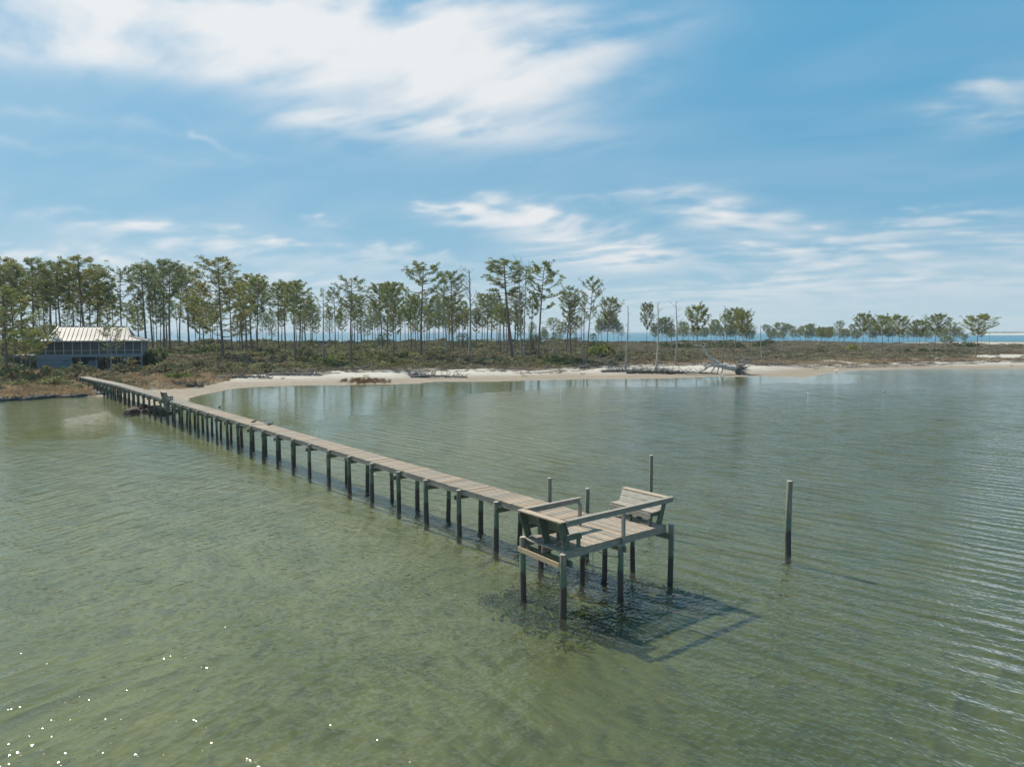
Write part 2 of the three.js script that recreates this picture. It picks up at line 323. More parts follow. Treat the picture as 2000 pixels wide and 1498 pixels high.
const greyWood = new THREE.MeshStandardMaterial({ color: lin(0.80, 0.77, 0.72), map: grains[1], bumpMap: grains[1], bumpScale: 0.006, roughness: 0.92 });
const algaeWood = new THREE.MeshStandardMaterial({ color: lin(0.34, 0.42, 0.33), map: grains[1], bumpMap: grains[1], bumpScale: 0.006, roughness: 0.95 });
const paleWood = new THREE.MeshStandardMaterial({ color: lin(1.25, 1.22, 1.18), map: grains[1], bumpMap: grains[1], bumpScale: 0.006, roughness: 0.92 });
const freshWood = new THREE.MeshStandardMaterial({ color: lin(1.0, 0.86, 0.66), map: grains[0], bumpMap: grains[0], bumpScale: 0.004, roughness: 0.9 });
const iron = std(0.16, 0.15, 0.15, 0.5, { metalness: 0.7 });
// piles: green algae above, a belt of mussels and slime near the water
const pileMap = texture(64, 512, (x, y) => {
  const u = x / 64, v = y / 512, edge = 0.47 + 0.05 * tileNoise(u, 0.3, 5, 2) + 0.03 * perlin.noise(u * 30, v * 18, 2), up = smooth(edge - 0.03, edge + 0.05, v);
  const streak = perlin.noise(u * 24, v * 3, 5), spot = perlin.noise(u * 34, v * 90, 8), moss = smooth(0.95, 0.62, v + 0.14 * streak);
  const low = [0.28 + 0.12 * spot, 0.25 + 0.10 * spot, 0.225 + 0.09 * spot], top = [lerp(0.50, 0.36, moss), lerp(0.47, 0.42, moss), lerp(0.42, 0.34, moss)].map((c) => c * (1 + 0.28 * streak));
  return [0, 1, 2].map((c) => lerp(low[c], top[c], up));
}, true);
pileMap.wrapT = THREE.ClampToEdgeWrapping;
const pileMat = new THREE.MeshStandardMaterial({ map: pileMap, bumpMap: pileMap, bumpScale: 0.012, roughness: 0.9 });
const endGrain = std(0.42, 0.37, 0.31, 0.95);
function pileGeometry(r, bottom, top, seed, lean = 0) {
  const R = rng(seed), g = new THREE.CylinderGeometry(r * 0.94, r * 1.06, top - bottom, 12, 8, true).translate(0, (top + bottom) / 2, 0), p = g.attributes.position, uv = g.attributes.uv;
  const a = R() * 6, b = R() * 6;
  for (let i = 0; i < p.count; i++) {
    const y = p.getY(i), t = Math.atan2(p.getZ(i), p.getX(i)), w = 1 + 0.05 * Math.sin(2 * t + a) + 0.04 * Math.sin(3 * t + y * 2 + b);
    p.setXYZ(i, p.getX(i) * w + 0.012 * Math.sin(y * 1.3 + a) + lean * (y - bottom), y, p.getZ(i) * w + 0.012 * Math.cos(y * 1.7 + b));
    uv.setY(i, clamp((y + 0.15) / 2.1, 0.002, 0.998));
  }
  g.computeVertexNormals(); return g;
}
function capGeometry(r, top, lean, bottom) { return new THREE.CylinderGeometry(r * 0.9, r * 0.955, 0.02, 12).translate(lean * (top - bottom), top + 0.008, 0); }
function addPile(parent, x, z, r, bottom, top, seed, name = 'pile', lean = 0) {
  const m = part(name, pileGeometry(r, bottom, top, seed, lean), pileMat, parent); m.position.set(x, 0, z); m.rotation.y = seed * 1.7;
  part('cut_top', capGeometry(r, top, lean, bottom), endGrain, m); return m;
}
// a board from p to q: width across, thickness up; its long axis carries the grain
function board(p, q, width, thick, up = V(0, 1, 0)) {
  const d = q.clone().sub(p), L = d.length(), g = new THREE.BoxGeometry(width, thick, L), uv = g.attributes.uv, pos = g.attributes.position, nn = g.attributes.normal;
  for (let i = 0; i < pos.count; i++) uv.setXY(i, (Math.abs(nn.getX(i)) > 0.5 ? pos.getY(i) : pos.getX(i)) / 0.16 + 0.5, pos.getZ(i) / 1.6);
  const zA = d.normalize(), xA = up.clone().cross(zA).normalize(), yA = zA.clone().cross(xA);
  g.applyMatrix4(new THREE.Matrix4().makeBasis(xA, yA, zA).setPosition(p.clone().add(q).multiplyScalar(0.5))); return g;
}

// ---------------------------------------------------------------- the pier. a runs along the head, b runs back to the beach
const PO = V(1.45, 0, -19.95), PU = V(-0.627, 0, -0.779), PV = V(0.779, 0, -0.627), DECK = 1.9;
const pier = (a, b, h) => PO.clone().addScaledVector(PV, a).addScaledVector(PU, b).setY(h);
const PIER_TURN = Math.atan2(0.627, 0.779);         // turns local x onto PV; local -z then runs along PU
const deckH = (b) => DECK - 0.45 * smooth(76, 112, b);
const END_B = 109.5;
{
  const w = thing('pier_walkway', 'long narrow grey plank walkway on paired piles, running from the beach to the platform', 'pier', null, PO.x, 0, PO.z, PIER_TURN);
  // local: x = a, z = -b
  const R = rng(77), pitch = 0.166, plankG = [];
  for (let i = 0; i < 5; i++) { const e = 0.025 * (R() - 0.5), f = 0.025 * (R() - 0.5); plankG.push(board(V(-0.61 - e, 0, 0), V(0.61 + f, 0, 0), 0.128 - 0.010 * R(), 0.038)); }
  const rest = [];
  for (let i = 0, b = 1.86; b < END_B; i++, b = 1.86 + i * pitch) {
    const y = deckH(b) - 0.019 + 0.008 * (R() - 0.5), dx = 3.06 + 0.035 * (R() - 0.5), ry = 0.018 * (R() - 0.5), rx = 0.03 * (R() - 0.5), k = Math.floor(R() * plankMats.length), gi = plankG[Math.floor(R() * 5)];
    if (i < 300) { const m = part('plank', gi, plankMats[k], w); m.position.set(dx, y, -b); m.rotation.set(rx, ry, 0); }
    else rest.push([gi.clone().applyMatrix4(new THREE.Matrix4().compose(V(dx, y, -b), new THREE.Quaternion().setFromEuler(new THREE.Euler(rx, ry, 0)), V(1, 1, 1))), k]);
  }
  const by = new Map(); for (const [g, k] of rest) by.set(k % 3, [...(by.get(k % 3) ?? []), g]);
  const sets = [...by.entries()].sort((a, b) => a[0] - b[0]);
  const far = part('far_planks', mergeGeometries(sets.map(([, gs]) => mergeGeometries(gs)), true), sets.map(([k]) => plankMats[[3, 5, 1][k]]), w); far.userData.kind = 'stuff';
  // stringers, bent by bent, with caps and bolts
  const bents = []; for (let b = 3.66; b < END_B - 1; b += 2.48) bents.push(b);
  let prev = 1.80;
  for (const b of [...bents, END_B - 0.1]) {
    for (const a of [2.50, 3.06, 3.62]) part('stringer', board(V(a, deckH(prev) - 0.145, -prev - 0.004), V(a, deckH(b) - 0.145, -b + 0.004), 0.045, 0.20), greyWood, w);
    prev = b;
  }
  bents.forEach((b, i) => {
    const h = deckH(b), gr = groundHeight(pier(3, b, 0).x, pier(3, b, 0).z), wob = R() * 0.12 - 0.06, bot = Math.max(-1.25, gr - 0.35);
    if (bot < h - 0.5) {
      addPile(w, 2.36 + 0.05 * (R() - 0.5), -b + wob, 0.088 + 0.02 * R(), bot, h - 0.05 - 0.02 * R(), 100 + i, 'pile', 0.02 * (R() - 0.5));
      addPile(w, 3.42 + 0.06 * (R() - 0.5), -b - wob, 0.088 + 0.02 * R(), bot, h - 0.24, 300 + i, 'pile', 0.02 * (R() - 0.5));
    }
    const off = i % 2 ? 0.12 : -0.12;
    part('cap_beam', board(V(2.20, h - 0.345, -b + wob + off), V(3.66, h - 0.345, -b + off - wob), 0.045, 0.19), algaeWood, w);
    if (i < 16) part('bolt', new THREE.CylinderGeometry(0.018, 0.018, 0.36, 6).rotateX(Math.PI / 2).translate(2.36, h - 0.33, -b + wob), iron, w);
  });
}
{
  const p = thing('pier_platform', 'square plank platform at the end of the pier with timber rails', 'platform', null, PO.x, 0, PO.z, PIER_TURN);
  const R = rng(78), n = 31, pitch = 4.62 / n;
  for (let i = 0; i < n; i++) {
    const a = (i + 0.5) * pitch, e = 0.02 * R(), m = part('plank', board(V(0, 0, 0.015 + e), V(0, 0, -1.77 - 0.03 * R()), pitch - 0.020 - 0.008 * R(), 0.038), plankMats[Math.floor(R() * plankMats.length)], p);
    m.position.set(a, DECK - 0.019 + 0.007 * (R() - 0.5), 0); m.rotation.z = 0.03 * (R() - 0.5);
  }
  for (const b of [0.03, 0.9, 1.74]) part('joist', board(V(0.0, DECK - 0.145, -b), V(4.62, DECK - 0.145, -b), 0.05, 0.20), greyWood, p);
  for (const a of [0.03, 2.3, 4.45]) part('cap_beam', board(V(a + 0.14, DECK - 0.345, 0.22), V(a + 0.14, DECK - 0.345, -1.95), 0.05, 0.19), algaeWood, p);
  // piles: front row, back row
  addPile(p, -0.01, 0.04, 0.098, -1.3, DECK - 0.06, 501); addPile(p, 2.42, 0.03, 0.092, -1.3, DECK - 0.25, 502); addPile(p, 4.70, 0.14, 0.096, -1.3, DECK + 0.03, 503);
  addPile(p, -0.06, -1.70, 0.100, -1.3, DECK + 0.06, 504); addPile(p, 2.34, -1.56, 0.092, -1.3, DECK - 0.25, 505); addPile(p, 3.25, -1.45, 0.086, -1.3, DECK - 0.25, 506); addPile(p, 4.60, -1.42, 0.09, -1.3, DECK - 0.25, 507);
  // rails
  const RH = DECK + 0.90;
  part('rail_post', board(V(2.50, DECK - 0.26, 0.055), V(2.50, RH - 0.16, 0.055), 0.09, 0.09, V(1, 0, 0)), greyWood, p);
  part('rail_post', board(V(2.36, DECK - 0.002, -1.72), V(2.36, RH - 0.16, -1.72), 0.09, 0.09, V(1, 0, 0)), greyWood, p);
  part('rail_side', board(V(0.10, RH - 0.095, 0.055), V(4.86, RH - 0.095, 0.055), 0.042, 0.13), greyWood, p);
  part('rail_top', board(V(0.12, RH - 0.008, 0.04), V(4.88, RH - 0.008, 0.04), 0.14, 0.038), plankMats[3], p);
  part('rail_side', board(V(0.10, RH - 0.095, -1.80), V(2.42, RH - 0.095, -1.80), 0.042, 0.13), greyWood, p);
  part('rail_top', board(V(0.12, RH - 0.008, -1.80), V(2.46, RH - 0.008, -1.80), 0.14, 0.038), plankMats[3], p);
  const loose = part('loose_board', board(V(-0.16, DECK - 0.30, -1.82), V(-0.16, DECK - 0.36, 0.02), 0.04, 0.15), freshWood, p); loose.userData.label = 'pale newer board nailed across the end piles';
  // a slack mooring line looped under the deck
  part('rope', new THREE.TubeGeometry(new THREE.CatmullRomCurve3([V(1.55, DECK - 0.28, -0.35), V(2.0, DECK - 0.52, -0.05), V(2.36, DECK - 0.58, 0.08), V(3.0, DECK - 0.5, -0.5), V(3.3, DECK - 0.3, -1.35)]), 24, 0.012, 5), std(0.10, 0.10, 0.09), p);
  part('rope', new THREE.TubeGeometry(new THREE.CatmullRomCurve3([V(1.45, DECK - 0.2, -0.2), V(1.46, DECK - 0.6, -0.22), V(1.44, DECK - 1.0, -0.2)]), 12, 0.009, 5), std(0.10, 0.10, 0.09), p);
}
// a bench whose slanted back boards carry a flat cap; local x points the way the sitter faces, z along its length, base on the deck
function bench(label, origin, turn, length, mats, legsDown) {
  const g = thing('bench', label, 'bench', 'benches on the pier', origin.x, origin.y, origin.z, turn);
  const [frame, back, seat] = mats, L = length / 2, zs = [-L + 0.06, 0, L - 0.06];
  for (const z of zs) {
    const down = legsDown ? -1.15 : 0.004, top = V(-0.32, 0.835, z), foot = V(-0.32 + 0.28 * (0.835 - down) / 0.835, down, z);
    if (legsDown) foot.x = 0.10;
    part('back_support', board(foot, top, 0.045, 0.235, V(1, 0, 0)), frame, g);
    part('seat_arm', board(V(-0.17, 0.345, z + 0.047), V(0.46, 0.345, z + 0.047), 0.042, 0.15), frame, g);
    part('leg', board(V(0.40, legsDown ? 0.004 : 0.004, z), V(0.40, 0.268, z), 0.045, 0.13, V(1, 0, 0)), frame, g);
  }
  const lean = V(-0.28, 0.835, 0).normalize(), out = V(0.835, 0.28, 0).normalize();
  [0.50, 0.69].forEach((h, i) => { const c = V(-0.32 + 0.28 * (0.835 - h) / 0.835, h, 0).addScaledVector(out, 0.142), d = 0.012 * i; part('back_board', board(c.clone().setZ(-L + d), c.clone().setZ(L - d), 0.04, 0.187, lean), back, g); });
  [0.03, 0.17, 0.31].forEach((x, i) => part('seat_board', board(V(x + 0.03, 0.44, -L - 0.01 * i), V(x + 0.03, 0.44, L + 0.006 * i), 0.132, 0.036), seat, g));
  part('apron', board(V(0.462, 0.335, -L), V(0.462, 0.335, L), 0.038, 0.17), seat, g);
  part('cap', board(V(-0.29, 0.857, -L - 0.04), V(-0.29, 0.857, L + 0.04), 0.26, 0.036), plankMats[0], g);
  return g;
}
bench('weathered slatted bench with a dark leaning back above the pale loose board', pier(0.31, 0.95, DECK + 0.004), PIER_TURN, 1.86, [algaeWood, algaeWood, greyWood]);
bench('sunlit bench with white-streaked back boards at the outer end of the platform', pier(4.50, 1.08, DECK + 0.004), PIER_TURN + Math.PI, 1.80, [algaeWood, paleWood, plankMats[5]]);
bench('small dark bench halfway along the walkway, above the oyster rocks by the beach', pier(2.52, 56.6, DECK + 0.004), PIER_TURN, 1.7, [greyWood, greyWood, greyWood], true).scale.setScalar(0.86);

// mooring piles that stand free in the water
function mooring(label, p, r, top, seed, lean) { const o = thing('mooring_pile', label, 'mooring pile', 'free mooring piles round the pier head', p.x, 0, p.z); addPile(o, 0, 0, r, -1.3, top, seed, 'shaft', lean); }
mooring('lone tall mooring pile in open water well clear of the platform', at(1540, 1083), 0.104, 2.74, 601, 0.010);
mooring('thin dark mooring pile showing behind the sunlit bench', at(1270, 1028), 0.082, 3.02, 602, 0.004);
mooring('grey mooring pile close beside the far edge of the walkway, left of the other one', pier(3.86, 4.9, 0), 0.080, 2.74, 603, 0.006);
mooring('shorter grey mooring pile behind the platform rail post, in the corner by the walkway', at(1147, 1085), 0.086, 2.48, 604, 0.004);

// ---------------------------------------------------------------- plants
const bark = new THREE.MeshStandardMaterial({ color: lin(0.185, 0.14, 0.112), roughness: 1 });
const paleBark = new THREE.MeshStandardMaterial({ color: lin(0.36, 0.325, 0.285), roughness: 1 });
const greyBark = new THREE.MeshStandardMaterial({ color: lin(0.27, 0.25, 0.225), roughness: 1 });
const leafMat = new THREE.MeshPhysicalMaterial({ vertexColors: true, roughness: 0.95, transmission: 0.5, thickness: 0, side: THREE.DoubleSide, specularIntensity: 0.3 });
// collects tapered limbs
class Limbs {
  constructor() { this.pos = []; this.nor = []; this.idx = []; }
  add(points, r0, r1, sides = 5) {
    const n = points.length, base = this.pos.length / 3, t = V(), a = V(), b = V(), ref = V(0.31, 0.2, 0.93);
    for (let i = 0; i < n; i++) {
      t.copy(points[Math.min(i + 1, n - 1)]).sub(points[Math.max(i - 1, 0)]).normalize(); a.crossVectors(t, ref).normalize(); b.crossVectors(t, a);
      const r = lerp(r0, r1, Math.pow(i / (n - 1), 0.85));
      for (let s = 0; s < sides; s++) { const q = s / sides * 6.2832, c = Math.cos(q), d = Math.sin(q), x = a.x * c + b.x * d, y = a.y * c + b.y * d, z = a.z * c + b.z * d; this.pos.push(points[i].x + x * r, points[i].y + y * r, points[i].z + z * r); this.nor.push(x, y, z); }
    }
    for (let i = 0; i + 1 < n; i++) for (let s = 0; s < sides; s++) { const p = base + i * sides + s, q = base + i * sides + (s + 1) % sides; this.idx.push(p, q, p + sides, q, q + sides, p + sides); }
    const tip = this.pos.length / 3; this.pos.push(points[n - 1].x, points[n - 1].y, points[n - 1].z); this.nor.push(t.x, t.y, t.z);
    for (let s = 0; s < sides; s++) this.idx.push(base + (n - 1) * sides + s, base + (n - 1) * sides + (s + 1) % sides, tip);
    return this;
  }
  build() { const g = new THREE.BufferGeometry(); g.setAttribute('position', new THREE.Float32BufferAttribute(this.pos, 3)); g.setAttribute('normal', new THREE.Float32BufferAttribute(this.nor, 3)); g.setIndex(this.idx); return g; }
}
// collects needle and leaf blades
class Blades {
  constructor() { this.pos = []; this.col = []; }
  blade(x, y, z, dx, dy, dz, len, wid, R, c) {
    // a narrow triangle pair, root to tip
    let sx = dy * 0.7 - dz * (R() - 0.5), sy = dz * (R() - 0.5) - dx * 0.7, sz = dx * (R() - 0.5) + (R() - 0.5); const l = wid / (2 * Math.hypot(sx, sy, sz) + 1e-6); sx *= l; sy *= l; sz *= l;
    const mx = x + dx * len * 0.55, my = y + dy * len * 0.55, mz = z + dz * len * 0.55;
    this.pos.push(x, y, z, mx + sx, my + sy, mz + sz, x + dx * len, y + dy * len, z + dz * len, x, y, z, x + dx * len, y + dy * len, z + dz * len, mx - sx, my - sy, mz - sz);
    for (let i = 0; i < 6; i++) this.col.push(c[0], c[1], c[2]);
  }
  tuft(p, radius, count, R, c, up = 0.35, wid = 0.20) {
    const k = 0.76 + 0.48 * R(), brown = R() < 0.07 ? 1.35 : 1, tint = [c[0] * k * brown * (0.90 + 0.24 * R()), c[1] * k, c[2] * k];
    for (let i = 0; i < count; i++) {
      let x = R() * 2 - 1, y = R() * 2 - 1 + up, z = R() * 2 - 1; const l = 1 / (Math.hypot(x, y, z) + 1e-4); x *= l; y *= l; z *= l;
      const s = 0.25 * radius * R();
      this.blade(p.x + x * s, p.y + y * s * 0.7, p.z + z * s, x, y * 0.8, z, radius * (0.7 + 0.45 * R()), wid * (0.7 + 0.6 * R()), R, tint);
    }
  }
  build() { const g = new THREE.BufferGeometry(); g.setAttribute('position', new THREE.Float32BufferAttribute(this.pos, 3)); g.setAttribute('color', new THREE.Float32BufferAttribute(this.col, 3)); g.computeVertexNormals(); return g; }
}
const GREENS = [[0.235, 0.262, 0.078], [0.212, 0.246, 0.086], [0.258, 0.268, 0.078], [0.198, 0.234, 0.092]];
// slash pine, 20 m tall before scaling. form: where the crown starts, its radius, how full, how the outline narrows
const FORMS = {
  rounded: { start: 0.58, rad: 3.3, limbs: 30, tuft: 0.46, steep: 0.75, low: 0.35, stubs: 8, sub: 7 },
  broad: { start: 0.52, rad: 4.3, limbs: 34, tuft: 0.48, steep: 0.62, low: 0.45, stubs: 7, sub: 8 },
  dense: { start: 0.34, rad: 3.9, limbs: 46, tuft: 0.50, steep: 0.50, low: 0.75, stubs: 6, sub: 7 },
  open: { start: 0.48, rad: 4.1, limbs: 21, tuft: 0.46, steep: 0.9, low: 0.55, stubs: 10, sub: 8 },
  slim: { start: 0.62, rad: 2.5, limbs: 24, tuft: 0.42, steep: 0.8, low: 0.5, stubs: 10, sub: 7 },
  umbrella: { start: 0.50, rad: 7.0, limbs: 34, tuft: 0.66, steep: 0.62, low: 0.32, stubs: 4, sub: 10 },
  spread: { start: 0.22, rad: 4.6, limbs: 46, tuft: 0.46, steep: 0.8, low: 0.75, stubs: 9, sub: 9 },
  thin: { start: 0.55, rad: 2.4, limbs: 13, tuft: 0.36, steep: 1.0, low: 0.5, stubs: 13, sub: 4 },
  young: { start: 0.34, rad: 9.0, limbs: 44, tuft: 0.78, steep: 0.45, low: 0.75, stubs: 2, sub: 10 },
};
function makePine(form, seed) {
  const F = FORMS[form], R = rng(seed * 7919 + 13), H = 20, limbs = new Limbs(), leaves = new Blades(), green = GREENS[Math.floor(R() * GREENS.length)];
  const ph = R() * 6, bend = 0.18 + 0.35 * R(), trunkAt = (t) => V(Math.sin(t * 2.6 + ph) * bend - Math.sin(ph) * bend, t * H, Math.cos(t * 2.1 + ph) * bend - Math.cos(ph) * bend);
  const tp = []; for (let i = 0; i <= 12; i++) tp.push(trunkAt(i / 12 * 0.97));
  limbs.add(tp, 0.27, 0.05, 8); limbs.add([V(0, -0.9, 0), V(0, 0.02, 0), V(tp[1].x * 0.3, 0.6, tp[1].z * 0.3)], 0.36, 0.25, 8);
  const az0 = R() * 6;
  for (let i = 0; i < F.limbs; i++) {
    const t = lerp(F.start, 0.965, Math.pow((i + R()) / F.limbs, 0.78)), s = (t - F.start) / (0.97 - F.start), az = az0 + i * 2.39996 + (R() - 0.5) * 0.9;
    const prof = lerp(F.low, 1, smooth(0, 0.45, s)) * Math.sqrt(Math.max(0.05, 1 - Math.pow(Math.max(0, (s - 0.25) / 0.78), 2.2))), reach = F.rad * prof * (0.62 + 0.5 * R());
    const o = trunkAt(t), rise = reach * (F.steep * (0.35 + 0.5 * R())) * (1 - 0.25 * s), kink = (R() - 0.5) * 0.5, pts = [];
    for (let k = 0; k <= 5; k++) { const q = k / 5, w = az + kink * q; pts.push(V(o.x + Math.cos(w) * reach * q, o.y + rise * Math.pow(q, 1.5) - 0.10 * reach * Math.sin(q * 3.14), o.z + Math.sin(w) * reach * q)); }
    limbs.add(pts, 0.035 + 0.022 * reach, 0.014, 4);
    for (let k = 0; k < F.sub; k++) {
      const q = 0.42 + 0.58 * (k + R()) / F.sub, j = Math.min(4, Math.floor(q * 5)), b = pts[j].clone().lerp(pts[j + 1], q * 5 - j), w = az + (R() - 0.5) * 2.4, l = (0.4 + 0.8 * R()) * (0.38 + 0.21 * reach), e = V(b.x + Math.cos(w) * l, b.y + l * (0.05 + 1.05 * R()), b.z + Math.sin(w) * l);
      limbs.add([b, b.clone().lerp(e, 0.5).add(V(0, -0.04, 0)), e], 0.02, 0.009, 3);
      leaves.tuft(e, F.tuft * (0.75 + 0.5 * R()), 24, R, green, 0.45, F.tuft * 0.19);
      if (R() < 0.6) leaves.tuft(b.clone().lerp(e, 0.5), F.tuft * 0.7, 10, R, green, 0.4, F.tuft * 0.19);
    }
    leaves.tuft(pts[5], F.tuft, 24, R, green, 0.45, F.tuft * 0.19);
  }
  for (let k = 0; k < 4; k++) leaves.tuft(trunkAt(0.965).add(V((R() - 0.5) * 0.8, R() * 0.6, (R() - 0.5) * 0.8)), F.tuft, 18, R, green, 0.6, F.tuft * 0.19);
  for (let k = 0; k < F.stubs; k++) { const t = lerp(0.12, F.start + 0.1, R()), o = trunkAt(t), w = R() * 6.3, l = 0.6 + 2.0 * R(); limbs.add([o, V(o.x + Math.cos(w) * l * 0.5, o.y + 0.05 - 0.1 * R(), o.z + Math.sin(w) * l * 0.5), V(o.x + Math.cos(w + 0.3) * l, o.y + l * (R() * 0.6 - 0.25), o.z + Math.sin(w + 0.3) * l)], 0.04, 0.012, 4); }
  return { trunk: limbs.build(), crown: leaves.build() };
}
function makeSnag(style, seed) {
  const R = rng(seed * 104729 + 7), H = 20, L = new Limbs(), ph = R() * 6, bend = 0.3 + 0.3 * R(), tr = (t) => V(Math.sin(t * 3 + ph) * bend - Math.sin(ph) * bend, t * H, Math.cos(t * 2.4 + ph) * bend - Math.cos(ph) * bend), pts = [];
  for (let i = 0; i <= 12; i++) pts.push(tr(i / 12)); L.add(pts, style === 'pole' ? 0.34 : 0.30, 0.07, 7); L.add([V(0, -0.9, 0), V(0, 0.05, 0), V(0, 0.7, 0)], 0.46, 0.30, 7);
  const n = { pole: 9, bare: 30, forked: 13 }[style];
  for (let i = 0; i < n; i++) {
    const t = lerp(style === 'bare' ? 0.52 : 0.45, 0.985, (i + R()) / n), o = tr(t), w = R() * 6.3, l = style === 'pole' ? 0.3 + 1.2 * R() : (1.0 + 2.6 * R()) * (1.25 - 0.6 * t), rise = style === 'bare' ? 0.9 : 0.35 + 0.5 * R(), e = [];
    for (let k = 0; k <= 4; k++) { const q = k / 4; e.push(V(o.x + Math.cos(w + q * 0.4) * l * q, o.y + l * rise * Math.pow(q, 1.5), o.z + Math.sin(w + q * 0.4) * l * q)); }
    L.add(e, 0.05 + 0.012 * l, 0.014, 4);
    if (l > 1) for (let k = 0; k < 3; k++) { const b = e[2 + Math.floor(R() * 2)], w2 = w + (R() - 0.5) * 2.2, m = 0.4 + 0.8 * R(); L.add([b, V(b.x + Math.cos(w2) * m * 0.5, b.y + m * 0.35, b.z + Math.sin(w2) * m * 0.5), V(b.x + Math.cos(w2) * m, b.y + m * 0.9, b.z + Math.sin(w2) * m)], 0.028, 0.010, 3); }
  }
  return { trunk: L.build() };
}
const protos = new Map();
function proto(form, variant) {
  const key = form + variant;
  if (!protos.has(key)) protos.set(key, FORMS[form] ? makePine(form, variant * 31 + form.length * 7 + form.charCodeAt(1)) : makeSnag(form, variant * 17 + form.length));
  return protos.get(key);
}
function tree(px, top, foot, form, variant, label, group, opt = {}) {
  const p = stand(px, foot), g = groundHeight(p.x, p.z), H = heightAt(px, top, p) - g, s = H / 20 * (FORMS[form] ? 0.985 : 1), q = proto(form, variant), snag = !q.crown;
  const o = thing(snag ? 'dead_tree' : 'pine_tree', label, snag ? 'dead tree' : 'pine tree', group, p.x, g - 0.02, p.z, (px * 37 % 100) / 100 * 6.283);
  const w = (opt.wide ?? 1) * s;
  const t = part('trunk', q.trunk, opt.bark ?? (snag ? paleBark : bark), o); t.scale.set(w, s, w);
  if (q.crown) part('crown', q.crown, leafMat, o).scale.set(w, s, w);
  if (opt.lean) { const m = new THREE.Quaternion().setFromAxisAngle(V(0, 0, 1), -opt.lean); o.quaternion.premultiply(m); }
  return o;
}
